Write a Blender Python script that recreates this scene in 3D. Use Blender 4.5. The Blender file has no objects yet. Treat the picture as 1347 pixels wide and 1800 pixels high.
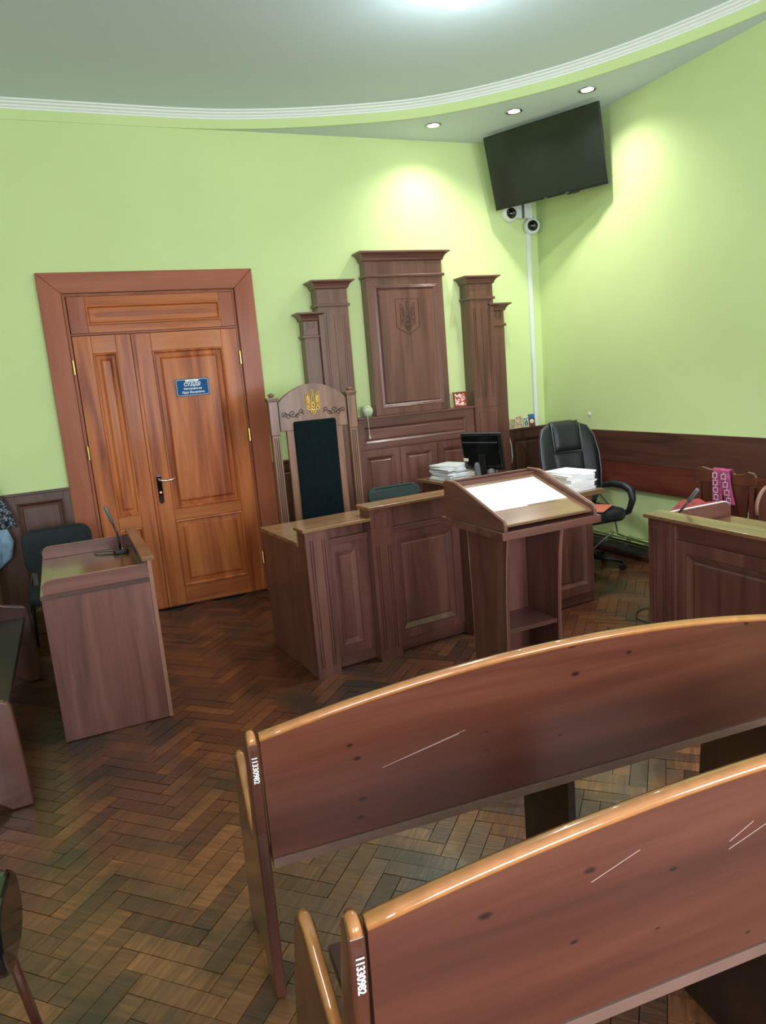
import bpy, bmesh, math, random
from mathutils import Vector, Matrix
random.seed(7)
S = bpy.context.scene
COL = S.collection
R = math.radians
PI = math.pi

# ------------------------------------------------------------------ camera
CAM = Vector((0.0, -6.0877, 1.75))
yaw, pit, rol = -.397023, -.185823, -.084294
F_PX = 1272.7
def cam_axes():
    cy, sy = math.cos(yaw), math.sin(yaw)
    right = Vector((cy, sy, 0)); fwd = Vector((-sy, cy, 0)); up = Vector((0, 0, 1))
    f2 = fwd*math.cos(pit) + up*math.sin(pit); u2 = up*math.cos(pit) - fwd*math.sin(pit)
    r3 = right*math.cos(rol) + u2*math.sin(rol); u3 = u2*math.cos(rol) - right*math.sin(rol)
    return r3, u3, f2
cr_, cu_, cf_ = cam_axes()
cam = bpy.data.cameras.new('camera'); cam.sensor_fit = 'VERTICAL'; cam.sensor_height = 36
cam.lens = F_PX/1800*36; cam.clip_start = .05; cam.clip_end = 100
co = bpy.data.objects.new('camera', cam); COL.objects.link(co)
m = Matrix((cr_, cu_, -cf_)).transposed().to_4x4(); m.translation = CAM
co.matrix_world = m; S.camera = co

def project(p):
    d = Vector(p) - CAM; z = d.dot(cf_)
    if z < .05: return None
    return (673.5 + F_PX*d.dot(cr_)/z, 900 - F_PX*d.dot(cu_)/z)

# ------------------------------------------------------------------ world, lights, exposure
S.view_settings.view_transform = 'Standard'; S.view_settings.look = 'None'
S.view_settings.exposure = 0.40; S.view_settings.gamma = 1.0; S.view_settings.use_curve_mapping = False
w = bpy.data.worlds.new('sky'); S.world = w; w.use_nodes = True
w.node_tree.nodes['Background'].inputs[0].default_value = (.62, .78, 1.0, 1)
w.node_tree.nodes['Background'].inputs[1].default_value = 1.4

XR, YB, XL, ZC = 4.40, -8.3, -3.2, 3.87
WINS = [(-2.3, -.9), (.5, 1.9), (2.6, 3.9)]      # windows in the wall behind the camera
WZ = (1.0, 3.0)
def area(name, loc, rot, sx, sy, power, col):
    l = bpy.data.lights.new(name, 'AREA'); l.shape = 'RECTANGLE'; l.size = sx; l.size_y = sy
    l.energy = power; l.color = col
    o = bpy.data.objects.new(name, l); COL.objects.link(o); o.location = loc; o.rotation_euler = rot
    return o
for (a, b) in WINS:
    area('window_daylight', ((a+b)/2, YB+.06, (WZ[0]+WZ[1])/2), (R(90), 0, 0), b-a, WZ[1]-WZ[0], 85, (.93, .92, 1.0))
SPOTS = [(3.135, -.38), (3.653, -.79), (3.975, -1.296)]
SOF = 3.745
for i, (x, y) in enumerate(SPOTS):
    l = bpy.data.lights.new('spot_lamp_light', 'SPOT'); l.energy = 42; l.spot_size = R(140); l.spot_blend = 1.0
    l.color = (1.0, .96, .88); l.shadow_soft_size = .03
    o = bpy.data.objects.new('spot_lamp_light', l); COL.objects.link(o); o.location = (x, y, SOF-.03)
    o.rotation_euler = (0, 0, 0)
l = bpy.data.lights.new('ceiling_lamp_light', 'POINT'); l.energy = 11; l.color = (.80, .97, 1.0); l.shadow_soft_size = .14
o = bpy.data.objects.new('ceiling_lamp_light', l); COL.objects.link(o); o.location = (2.33, -2.25, ZC-.36)

l = bpy.data.lights.new('ceiling_lamp_down', 'SPOT'); l.energy = 230; l.spot_size = R(100); l.spot_blend = 1; l.color = (.95, .98, 1.0); l.shadow_soft_size = .14
o = bpy.data.objects.new('ceiling_lamp_down', l); COL.objects.link(o); o.location = (2.33, -2.25, ZC-.30)

# ------------------------------------------------------------------ materials
def nt(name):
    mt = bpy.data.materials.new(name); mt.use_nodes = True
    t = mt.node_tree; b = t.nodes['Principled BSDF']
    return mt, t, b
def plain(name, col, rough=.5, metal=0, coat=0, spec=.5, emis=None, es=0, trans=0, noise=0, nscale=8, bump=0):
    mt, t, b = nt(name)
    b.inputs['Base Color'].default_value = (*col, 1); b.inputs['Roughness'].default_value = rough
    b.inputs['Metallic'].default_value = metal; b.inputs['Coat Weight'].default_value = coat
    b.inputs['Specular IOR Level'].default_value = spec; b.inputs['Transmission Weight'].default_value = trans
    if emis: b.inputs['Emission Color'].default_value = (*emis, 1); b.inputs['Emission Strength'].default_value = es
    if noise or bump:
        tc = t.nodes.new('ShaderNodeTexCoord'); n = t.nodes.new('ShaderNodeTexNoise')
        n.inputs['Scale'].default_value = nscale; n.inputs['Detail'].default_value = 5
        t.links.new(tc.outputs['Object'], n.inputs['Vector'])
        if noise:
            r = t.nodes.new('ShaderNodeValToRGB')
            r.color_ramp.elements[0].position = .3; r.color_ramp.elements[1].position = .7
            r.color_ramp.elements[0].color = (*[c*(1-noise) for c in col], 1)
            r.color_ramp.elements[1].color = (*[min(1, c*(1+noise)) for c in col], 1)
            t.links.new(n.outputs['Fac'], r.inputs[0]); t.links.new(r.outputs[0], b.inputs['Base Color'])
        if bump:
            bp = t.nodes.new('ShaderNodeBump'); bp.inputs['Strength'].default_value = bump; bp.inputs['Distance'].default_value = .004
            t.links.new(n.outputs['Fac'], bp.inputs['Height']); t.links.new(bp.outputs[0], b.inputs['Normal'])
    return mt
def wood(name, dark, mid, light, axis='Z', rough=.35, coat=.3, sc=1.0, knots=False, crough=.15, seams=0, contrast=1, spec=.5):
    mt, t, b = nt(name); L = t.links
    tc = t.nodes.new('ShaderNodeTexCoord'); oi = t.nodes.new('ShaderNodeObjectInfo')
    mul = t.nodes.new('ShaderNodeVectorMath'); mul.operation = 'SCALE'; mul.inputs[0].default_value = (7.3, 5.1, 9.7)
    L.new(oi.outputs['Random'], mul.inputs['Scale'])
    add = t.nodes.new('ShaderNodeVectorMath'); L.new(tc.outputs['Object'], add.inputs[0]); L.new(mul.outputs[0], add.inputs[1])
    mp = t.nodes.new('ShaderNodeMapping'); k = {'X': (1.1, 14, 14), 'Y': (14, 1.1, 14), 'Z': (14, 14, 1.1)}[axis]
    mp.inputs['Scale'].default_value = tuple(q*sc for q in k); L.new(add.outputs[0], mp.inputs['Vector'])
    n = t.nodes.new('ShaderNodeTexNoise'); n.inputs['Scale'].default_value = 1.0; n.inputs['Detail'].default_value = 4
    n.inputs['Distortion'].default_value = .6; L.new(mp.outputs[0], n.inputs['Vector'])
    r = t.nodes.new('ShaderNodeValToRGB'); e = r.color_ramp.elements
    e[0].position = .5-.2/contrast; e[0].color = (*dark, 1); e[1].position = .5+.2/contrast; e[1].color = (*light, 1)
    q = e.new(.5); q.color = (*mid, 1); L.new(n.outputs['Fac'], r.inputs[0])
    mp2 = t.nodes.new('ShaderNodeMapping'); k2 = {'X': (4, 150, 150), 'Y': (150, 4, 150), 'Z': (150, 150, 4)}[axis]
    mp2.inputs['Scale'].default_value = k2; L.new(add.outputs[0], mp2.inputs['Vector'])
    n2 = t.nodes.new('ShaderNodeTexNoise'); n2.inputs['Scale'].default_value = 1.0; n2.inputs['Detail'].default_value = 2
    L.new(mp2.outputs[0], n2.inputs['Vector'])
    mr = t.nodes.new('ShaderNodeMapRange'); mr.inputs[1].default_value = .3; mr.inputs[2].default_value = .7
    mr.inputs[3].default_value = .90; mr.inputs[4].default_value = 1.08; L.new(n2.outputs['Fac'], mr.inputs[0])
    mx = t.nodes.new('ShaderNodeVectorMath'); mx.operation = 'SCALE'; L.new(r.outputs[0], mx.inputs[0]); L.new(mr.outputs[0], mx.inputs['Scale'])
    out = mx.outputs[0]
    if knots:
        sx = t.nodes.new('ShaderNodeSeparateXYZ'); L.new(add.outputs[0], sx.inputs[0])
        ka, kb = {'X': ((4.4, 'X'), (9.0, 'Z')), 'Z': ((9.0, 'X'), (4.4, 'Z')), 'Y': ((4.4, 'Y'), (9.0, 'Z'))}[axis]
        cb = t.nodes.new('ShaderNodeCombineXYZ')
        for j, (kk, ax) in enumerate((ka, kb)):
            mm_ = t.nodes.new('ShaderNodeMath'); mm_.operation = 'MULTIPLY'; mm_.inputs[1].default_value = kk
            L.new(sx.outputs[ax], mm_.inputs[0]); L.new(mm_.outputs[0], cb.inputs[j])
        v = t.nodes.new('ShaderNodeTexVoronoi'); v.voronoi_dimensions = '2D'; v.inputs['Scale'].default_value = 1.0; L.new(cb.outputs[0], v.inputs['Vector'])
        sr = t.nodes.new('ShaderNodeSeparateColor'); L.new(v.outputs['Color'], sr.inputs[0])
        rad = t.nodes.new('ShaderNodeMapRange'); rad.inputs[1].default_value = .45; rad.inputs[2].default_value = 1; rad.inputs[3].default_value = .001; rad.inputs[4].default_value = .085
        L.new(sr.outputs[0], rad.inputs[0])
        rd2 = t.nodes.new('ShaderNodeMath'); rd2.operation = 'MULTIPLY'; rd2.inputs[1].default_value = .45; L.new(rad.outputs[0], rd2.inputs[0])
        m1 = t.nodes.new('ShaderNodeMapRange'); m1.inputs[3].default_value = .22; m1.inputs[4].default_value = 1.0
        L.new(rad.outputs[0], m1.inputs[2]); L.new(rd2.outputs[0], m1.inputs[1]); L.new(v.outputs['Distance'], m1.inputs[0])
        sc2 = t.nodes.new('ShaderNodeVectorMath'); sc2.operation = 'SCALE'; L.new(out, sc2.inputs[0]); L.new(m1.outputs[0], sc2.inputs['Scale'])
        out = sc2.outputs[0]
    L.new(out, b.inputs['Base Color'])
    b.inputs['Roughness'].default_value = rough; b.inputs['Coat Weight'].default_value = coat; b.inputs['Coat Roughness'].default_value = crough
    b.inputs['Specular IOR Level'].default_value = spec
    return mt

M = {}
M['wall'] = plain('green_paint', (.60, .73, .345), .75, noise=.03, nscale=1.5, bump=.06, spec=.3)
M['ceil'] = plain('ceiling_paint', (.67, .76, .82), .8, spec=.2)
M['cornice'] = plain('white_moulding', (.82, .86, .84), .6)
LD, LM_, LL = (.090, .032, .025), (.138, .052, .041), (.180, .074, .058)
M['lamZ'] = wood('walnut_laminate_upright', LD, LM_, LL, 'Z', .33, .25)
M['lamX'] = wood('walnut_laminate_level', LD, LM_, LL, 'X', .33, .25)
M['lamY'] = wood('walnut_laminate_deep', LD, LM_, LL, 'Y', .33, .25)
M['top'] = wood('walnut_laminate_top', (.12, .058, .026), (.20, .10, .046), (.27, .15, .07), 'X', .25, .5)
M['topY'] = wood('walnut_laminate_top_deep', (.12, .058, .026), (.20, .10, .046), (.27, .15, .07), 'Y', .25, .5)
M['edge'] = plain('light_edging', (.25, .12, .08), .4)
M['groove'] = plain('dark_groove', (.018, .008, .006), .7)
M['door'] = wood('orange_pine', (.22, .040, .008), (.43, .115, .026), (.54, .17, .045), 'Z', .50, .12, sc=.8, contrast=1.12, spec=.3)
M['doorX'] = wood('orange_pine_level', (.30, .065, .014), (.44, .125, .030), (.54, .18, .050), 'X', .50, .12, sc=.8, spec=.3)
M['casing'] = wood('red_pine_casing', (.25, .062, .028), (.33, .092, .044), (.38, .115, .056), 'Z', .50, .12, sc=.5, spec=.3)
M['casingX'] = wood('red_pine_casing_level', (.25, .062, .028), (.33, .092, .044), (.38, .115, .056), 'X', .50, .12, sc=.5, spec=.3)
M['wains'] = wood('dark_walnut_wainscot', (.040, .015, .010), (.075, .028, .018), (.11, .043, .028), 'Z', .4, .2)
M['wainsX'] = wood('dark_walnut_board', (.040, .015, .010), (.075, .028, .018), (.11, .043, .028), 'X', .4, .2)
M['wainsY'] = wood('dark_walnut_board_deep', (.045, .017, .011), (.078, .029, .019), (.11, .043, .028), 'Y', .4, .2)
M['redboard'] = wood('red_mahogany_board', (.085, .018, .011), (.125, .028, .017), (.165, .042, .026), 'Y', .35, .3)
M['bench'] = wood('brown_stained_pine', (.070, .019, .011), (.105, .030, .017), (.145, .047, .026), 'X', .34, .3, sc=.55, knots=True, crough=.25)
M['benchend'] = wood('dark_stained_pine', (.045, .014, .009), (.085, .026, .015), (.12, .04, .022), 'Z', .28, .6, sc=.6)
M['darkseat'] = wood('black_brown_seat', (.018, .008, .006), (.030, .013, .009), (.045, .02, .013), 'X', .55, .05)
M['rearedge'] = plain('lit_edge_tone', (.17, .095, .075), .45, noise=.15)  # paler colour stands in for light falling on the seat's rear edge
M['benchtop'] = plain('amber_varnished_edge', (.42, .17, .055), .18, coat=.8, noise=.15, nscale=20)
M['throne'] = wood('throne_oak', (.11, .05, .028), (.19, .09, .052), (.25, .13, .08), 'Z', .4, .2)
M['gold'] = plain('gold_paint', (.62, .40, .10), .35, metal=.4)
M['dkgreen'] = plain('dark_green_velvet', (.004, .009, .011), .9, spec=.08, noise=.2, nscale=30)
M['fabric'] = plain('dark_grey_green_fabric', (.024, .031, .034), .9, spec=.2, noise=.25, nscale=120, bump=.3)
M['fabric2'] = plain('grey_green_fabric', (.030, .044, .041), .9, spec=.2, noise=.25, nscale=120, bump=.3)
M['leather'] = plain('black_leather', (.009, .012, .016), .45, bump=.25, nscale=25)
M['piping'] = plain('grey_piping', (.16, .18, .19), .5)
M['black'] = plain('black_plastic', (.008, .009, .010), .35)
M['blackgloss'] = plain('black_gloss', (.004, .005, .005), .07, coat=.3)
M['screen'] = plain('tv_screen', (.010, .013, .012), .12, spec=.75)
M['greyplastic'] = plain('grey_plastic', (.10, .11, .12), .4)
M['white'] = plain('white_plastic', (.70, .76, .74), .45)
M['silver'] = plain('brushed_metal', (.55, .55, .55), .3, metal=1)
M['chrome'] = plain('chrome', (.8, .8, .8), .12, metal=1)
M['brass'] = plain('brass', (.72, .52, .20), .25, metal=1)
M['paper'] = plain('white_paper', (.95, .96, .97), .5)
M['paper2'] = plain('folder_paper', (.62, .65, .66), .7, noise=.12, nscale=14)
M['card'] = plain('cream_card', (.72, .66, .52), .6)
def mat_glass():
    mt, t, b = nt('clear_glass'); L = t.links; t.nodes.remove(b)
    tr = t.nodes.new('ShaderNodeBsdfTransparent'); gl = t.nodes.new('ShaderNodeBsdfGlossy'); gl.inputs['Roughness'].default_value = .03
    lw = t.nodes.new('ShaderNodeLayerWeight'); pw = t.nodes.new('ShaderNodeMath'); pw.operation = 'POWER'; pw.inputs[1].default_value = 4
    fr = t.nodes.new('ShaderNodeMath'); fr.operation = 'MULTIPLY_ADD'; fr.inputs[1].default_value = .6; fr.inputs[2].default_value = .04
    L.new(lw.outputs['Facing'], pw.inputs[0]); L.new(pw.outputs[0], fr.inputs[0]); mx = t.nodes.new('ShaderNodeMixShader')
    L.new(fr.outputs[0], mx.inputs[0]); L.new(tr.outputs[0], mx.inputs[1]); L.new(gl.outputs[0], mx.inputs[2])
    L.new(mx.outputs[0], t.nodes['Material Output'].inputs[0]); return mt
M['glass'] = mat_glass()
M['blue'] = plain('sign_blue', (.010, .085, .26), .6, spec=.15)
M['navy'] = plain('sign_navy_edge', (.012, .018, .045), .4)
M['ink'] = plain('white_lettering', (.85, .88, .90), .6)
M['inkgrey'] = plain('grey_lettering', (.30, .33, .34), .6)
M['lampglow'] = plain('lamp_glow', (1, 1, 1), .5, emis=(.93, .98, 1), es=14)
M['spotglow'] = plain('spot_glow', (1, 1, 1), .5, emis=(1, .98, .95), es=30)
M['pipegreen'] = plain('green_painted_pipe', (.36, .46, .17), .5, noise=.15, nscale=9)
M['skirt'] = plain('grey_green_skirting', (.22, .27, .22), .6, noise=.15, nscale=9)
M['cable'] = plain('black_cable', (.008, .008, .008), .5)
M['cablegreen'] = plain('dark_green_cable', (.012, .025, .015), .5)
M['cablegrey'] = plain('grey_hose', (.20, .22, .22), .5)
M['cablewhite'] = plain('white_cable', (.65, .70, .72), .5)
M['subfloor'] = plain('black_joint_dirt', (.012, .009, .007), .9)
M['scarlet'] = plain('red_cloth', (.26, .035, .030), .85, noise=.4, nscale=14, bump=.4)
M['salmon'] = plain('salmon_folder', (.60, .16, .09), .5)
M['denim'] = plain('light_blue_cloth', (.22, .36, .50), .9, noise=.18, nscale=30)
M['twine'] = plain('pale_twine', (.52, .58, .38), .9, noise=.25, nscale=60, bump=1)
M['violet'] = plain('violet_shade', (.45, .40, .48), .6)
M['scratch'] = plain('pale_scratch', (.50, .38, .36), .5)
M['cushionred'] = plain('salmon_seat', (.50, .17, .09), .6)

def mat_pattern():      # dark jacket with a pale leafy print
    mt, t, b = nt('patterned_jacket_cloth'); L = t.links
    tc = t.nodes.new('ShaderNodeTexCoord'); n = t.nodes.new('ShaderNodeTexNoise'); n.inputs['Scale'].default_value = 42; n.inputs['Detail'].default_value = 1; n.inputs['Distortion'].default_value = 1.5
    L.new(tc.outputs['Object'], n.inputs['Vector'])
    r = t.nodes.new('ShaderNodeValToRGB'); r.color_ramp.interpolation = 'CONSTANT'
    r.color_ramp.elements[0].color = (.012, .020, .035, 1); r.color_ramp.elements[1].position = .53; r.color_ramp.elements[1].color = (.20, .25, .27, 1)
    L.new(n.outputs['Fac'], r.inputs[0]); L.new(r.outputs[0], b.inputs['Base Color']); b.inputs['Roughness'].default_value = .9
    return mt
M['pattern'] = mat_pattern()
def mat_picture(name, cols, sc=45, seed=0.):
    mt, t, b = nt(name); L = t.links
    tc = t.nodes.new('ShaderNodeTexCoord'); ad = t.nodes.new('ShaderNodeVectorMath'); ad.inputs[1].default_value = (seed, seed*2, seed*3)
    L.new(tc.outputs['Object'], ad.inputs[0]); n = t.nodes.new('ShaderNodeTexNoise'); n.inputs['Scale'].default_value = sc; n.inputs['Detail'].default_value = 1
    L.new(ad.outputs[0], n.inputs['Vector']); r = t.nodes.new('ShaderNodeValToRGB'); e = r.color_ramp.elements
    k = len(cols); r.color_ramp.interpolation = 'CONSTANT'
    e[0].color = (*cols[0], 1); e[1].color = (*cols[-1], 1); e[0].position = 0; e[1].position = .62
    for i in range(1, k-1):
        q = e.new(.38+.24*(i-1)/max(1, k-2)); q.color = (*cols[i], 1)
    L.new(n.outputs['Fac'], r.inputs[0]); L.new(r.outputs[0], b.inputs['Base Color']); b.inputs['Roughness'].default_value = .4
    return mt
def mat_plank():
    mt, t, b = nt('worn_oak_parquet'); L = t.links; N = t.nodes.new
    at = N('ShaderNodeAttribute'); at.attribute_name = 'tone'; at.attribute_type = 'GEOMETRY'
    ao = N('ShaderNodeAttribute'); ao.attribute_name = 'tone'; ao.attribute_type = 'OBJECT'
    sm = N('ShaderNodeMath'); L.new(at.outputs['Fac'], sm.inputs[0]); L.new(ao.outputs['Fac'], sm.inputs[1])
    g = N('ShaderNodeNewGeometry')
    # grain along the two plank directions, chosen by 'dir' attribute
    ad = N('ShaderNodeAttribute'); ad.attribute_name = 'dirn'; ad.attribute_type = 'GEOMETRY'
    outs = []
    for s in (1, -1):
        vr = N('ShaderNodeMapping'); vr.vector_type = 'POINT'; vr.inputs['Rotation'].default_value = (0, 0, s*PI/4)
        L.new(g.outputs['Position'], vr.inputs['Vector'])
        ms = N('ShaderNodeMapping'); ms.inputs['Scale'].default_value = (7, 75, 1); L.new(vr.outputs[0], ms.inputs['Vector'])
        n = N('ShaderNodeTexNoise'); n.inputs['Scale'].default_value = 1; n.inputs['Detail'].default_value = 4; n.inputs['Distortion'].default_value = .8
        L.new(ms.outputs[0], n.inputs['Vector']); outs.append(n)
    mixg = N('ShaderNodeMix'); mixg.data_type = 'FLOAT'; L.new(ad.outputs['Fac'], mixg.inputs['Factor'])
    L.new(outs[0].outputs['Fac'], mixg.inputs[2]); L.new(outs[1].outputs['Fac'], mixg.inputs[3])
    # plank tone + grain
    s2 = N('ShaderNodeMath'); s2.operation = 'MULTIPLY_ADD'; s2.inputs[1].default_value = 1.1; s2.inputs[2].default_value = -.55
    L.new(mixg.outputs[0], s2.inputs[0])
    s3 = N('ShaderNodeMath'); L.new(sm.outputs[0], s3.inputs[0]); L.new(s2.outputs[0], s3.inputs[1])
    r = N('ShaderNodeValToRGB'); e = r.color_ramp.elements
    e[0].position = .0; e[0].color = (.034, .012, .008, 1); e[1].position = 1.0; e[1].color = (.30, .105, .034, 1)
    q = e.new(.35); q.color = (.105, .032, .015, 1); q = e.new(.65); q.color = (.18, .056, .020, 1)
    L.new(s3.outputs[0], r.inputs[0])
    # big patches : olive (wear plus painted green reflected light) / dark dirt
    n1 = N('ShaderNodeTexNoise'); n1.inputs['Scale'].default_value = 1.3; n1.inputs['Detail'].default_value = 3; L.new(g.outputs['Position'], n1.inputs['Vector'])
    r1 = N('ShaderNodeValToRGB'); r1.color_ramp.elements[0].position = .45; r1.color_ramp.elements[1].position = .62
    L.new(n1.outputs['Fac'], r1.inputs[0])
    # olive wear and painted green reflection grow toward the public seating (-Y)
    sp = N('ShaderNodeSeparateXYZ'); L.new(g.outputs['Position'], sp.inputs[0])
    my = N('ShaderNodeMapRange'); my.inputs[1].default_value = -2.6; my.inputs[2].default_value = -4.1; my.inputs[3].default_value = .0; my.inputs[4].default_value = .75
    L.new(sp.outputs['Y'], my.inputs[0])
    ml = N('ShaderNodeMath'); ml.operation = 'MULTIPLY_ADD'; L.new(r1.outputs[0], ml.inputs[0]); ml.inputs[1].default_value = .5; ml.inputs[2].default_value = .5
    ml2 = N('ShaderNodeMath'); ml2.operation = 'MULTIPLY'; L.new(ml.outputs[0], ml2.inputs[0]); L.new(my.outputs[0], ml2.inputs[1])
    hs = N('ShaderNodeHueSaturation'); hs.inputs['Hue'].default_value = .525; hs.inputs['Saturation'].default_value = .90; hs.inputs['Value'].default_value = 1.15; L.new(r.outputs[0], hs.inputs['Color'])
    mx = N('ShaderNodeMix'); mx.data_type = 'RGBA'; L.new(ml2.outputs[0], mx.inputs['Factor']); L.new(r.outputs[0], mx.inputs[6]); L.new(hs.outputs[0], mx.inputs[7])
    n3 = N('ShaderNodeTexNoise'); n3.inputs['Scale'].default_value = 2.6; n3.inputs['Detail'].default_value = 5; n3.inputs['Distortion'].default_value = .5; L.new(g.outputs['Position'], n3.inputs['Vector'])
    r3 = N('ShaderNodeMapRange'); r3.inputs[1].default_value = .46; r3.inputs[2].default_value = .68; r3.inputs[3].default_value = 0; r3.inputs[4].default_value = .85
    L.new(n3.outputs['Fac'], r3.inputs[0])
    mx2 = N('ShaderNodeMix'); mx2.data_type = 'RGBA'; L.new(r3.outputs[0], mx2.inputs['Factor']); L.new(mx.outputs[2], mx2.inputs[6]); mx2.inputs[7].default_value = (.022, .019, .012, 1)
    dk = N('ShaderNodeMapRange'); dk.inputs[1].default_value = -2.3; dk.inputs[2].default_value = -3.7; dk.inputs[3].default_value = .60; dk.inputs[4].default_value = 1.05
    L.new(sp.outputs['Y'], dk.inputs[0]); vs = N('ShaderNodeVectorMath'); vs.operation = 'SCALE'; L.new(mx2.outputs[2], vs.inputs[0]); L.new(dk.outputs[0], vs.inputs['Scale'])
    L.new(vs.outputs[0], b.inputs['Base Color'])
    rr = N('ShaderNodeMapRange'); rr.inputs[3].default_value = .22; rr.inputs[4].default_value = .5; L.new(n3.outputs['Fac'], rr.inputs[0]); L.new(rr.outputs[0], b.inputs['Roughness'])
    bp = N('ShaderNodeBump'); bp.inputs['Strength'].default_value = .35; bp.inputs['Distance'].default_value = .003; L.new(mixg.outputs[0], bp.inputs['Height']); L.new(bp.outputs[0], b.inputs['Normal'])
    b.inputs['Coat Weight'].default_value = .35; b.inputs['Coat Roughness'].default_value = .2
    return mt
M['plank'] = mat_plank()

# ------------------------------------------------------------------ helpers
def tag(o, label=None, cat=None, group=None, kind=None):
    if label: o['label'] = label
    if cat: o['category'] = cat
    if group: o['group'] = group
    if kind: o['kind'] = kind
    return o
def empty(name, loc=(0, 0, 0), rz=0, label=None, cat=None, group=None, kind=None, parent=None):
    o = bpy.data.objects.new(name, None); COL.objects.link(o); o.location = loc; o.rotation_euler = (0, 0, rz)
    o.empty_display_size = .1
    if parent: o.parent = parent
    return tag(o, label, cat, group, kind)
class MB:
    def __init__(s): s.bm = bmesh.new()
    def box(s, x0, x1, y0, y1, z0, z1, mat=None):
        v = [s.bm.verts.new((x, y, z)) for x in (x0, x1) for y in (y0, y1) for z in (z0, z1)]
        for f in ((0, 1, 3, 2), (4, 6, 7, 5), (0, 4, 5, 1), (2, 3, 7, 6), (0, 2, 6, 4), (1, 5, 7, 3)):
            s.bm.faces.new([v[i] for i in f])
        if mat: bmesh.ops.transform(s.bm, matrix=mat, verts=v)
        return s
    def prism(s, poly, a0, a1, axis='X', fn=None):
        """polygon of 2-tuples in the other two axes, extruded along axis"""
        def P(p, a):
            if axis == 'X': q = (a, p[0], p[1])
            elif axis == 'Y': q = (p[0], a, p[1])
            else: q = (p[0], p[1], a)
            return fn(q) if fn else q
        A = [s.bm.verts.new(P(p, a0)) for p in poly]; B = [s.bm.verts.new(P(p, a1)) for p in poly]
        s.bm.faces.new(A); s.bm.faces.new(B[::-1])
        n = len(poly)
        for i in range(n): s.bm.faces.new((A[i], B[i], B[(i+1) % n], A[(i+1) % n]))
        return s
    def strip(s, inner, outer, a0, a1, axis='Y'):
        for i in range(len(inner)-1):
            s.prism([inner[i], inner[i+1], outer[i+1], outer[i]], a0, a1, axis)
        return s
    def rings(s, x0, x1, z0, z1, prof):
        """nested rectangles facing -y: prof = [(inset, y)...]; last one filled"""
        prev = None
        for (k, y) in prof:
            v = [s.bm.verts.new(p) for p in ((x0+k, y, z0+k), (x1-k, y, z0+k), (x1-k, y, z1-k), (x0+k, y, z1-k))]
            if prev:
                for i in range(4): s.bm.faces.new((prev[i], prev[(i+1) % 4], v[(i+1) % 4], v[i]))
            prev = v
        s.bm.faces.new(prev); return s
    def tube(s, pts, r, n=8, closed=False, caps=True):
        pts = [Vector(p) for p in pts]; N = len(pts); rings = []
        up = Vector((0, 0, 1)); pn = None
        for i, p in enumerate(pts):
            a = pts[(i-1) % N] if (closed or i > 0) else p; b = pts[(i+1) % N] if (closed or i < N-1) else p
            t = (b-a)
            if t.length < 1e-9: t = Vector((0, 0, 1))
            t.normalize()
            if pn is None:
                ref = Vector((0, 1, 0)) if abs(t.z) > .9 else up
                pn = t.cross(ref).normalized()
            pn = (pn - t*pn.dot(t))
            if pn.length < 1e-6: pn = t.cross(Vector((1, 0, 0)))
            pn.normalize(); bn = t.cross(pn)
            rr = r[i] if isinstance(r, (list, tuple)) else r
            rings.append([s.bm.verts.new(p + (pn*math.cos(2*PI*k/n) + bn*math.sin(2*PI*k/n))*rr) for k in range(n)])
        m_ = N if closed else N-1
        for i in range(m_):
            A, B = rings[i], rings[(i+1) % N]
            for k in range(n): s.bm.faces.new((A[k], A[(k+1) % n], B[(k+1) % n], B[k]))
        if not closed and caps: s.bm.faces.new(rings[0][::-1]); s.bm.faces.new(rings[-1])
        return s
    def lathe(s, prof, c=(0, 0, 0), n=24, mat=None):
        vs = []; allv = []
        for (r, z) in prof:
            if r < 1e-6: ring = [s.bm.verts.new((c[0], c[1], c[2]+z))]
            else: ring = [s.bm.verts.new((c[0]+r*math.cos(2*PI*k/n), c[1]+r*math.sin(2*PI*k/n), c[2]+z)) for k in range(n)]
            vs.append(ring); allv += ring
        for A, B in zip(vs, vs[1:]):
            for k in range(n):
                a, a2 = A[k % len(A)], A[(k+1) % len(A)]; b, b2 = B[k % len(B)], B[(k+1) % len(B)]
                f = [a, a2, b2, b]; f = [q for i, q in enumerate(f) if q not in f[:i]]
                if len(f) > 2: s.bm.faces.new(f)
        if mat: bmesh.ops.transform(s.bm, matrix=mat, verts=allv)
        return s
    def relief(s, x0, x1, z0, z1, yf, yb, cuts, gd=.005):
        """board facing -y with sunk grooves; cuts = [(x0,x1,z0,z1)]"""
        xs = sorted(set([x0, x1]+[c for q in cuts for c in q[:2]])); zs = sorted(set([z0, z1]+[c for q in cuts for c in q[2:]]))
        def dp(i, j):
            cx, cz = (xs[i]+xs[i+1])/2, (zs[j]+zs[j+1])/2
            return yf+gd if any(a < cx < b and c < cz < d for a, b, c, d in cuts) else yf
        q = lambda p: s.bm.faces.new([s.bm.verts.new(v) for v in p])
        nx, nz = len(xs)-1, len(zs)-1
        for i in range(nx):
            for j in range(nz):
                y = dp(i, j); a, b, c, d = xs[i], xs[i+1], zs[j], zs[j+1]
                q(((a, y, c), (b, y, c), (b, y, d), (a, y, d)))
                if i+1 < nx and abs(dp(i+1, j)-y) > 1e-9: y2 = dp(i+1, j); q(((b, y, c), (b, y2, c), (b, y2, d), (b, y, d)))
                if j+1 < nz and abs(dp(i, j+1)-y) > 1e-9: y2 = dp(i, j+1); q(((a, y, d), (b, y, d), (b, y2, d), (a, y2, d)))
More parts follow.
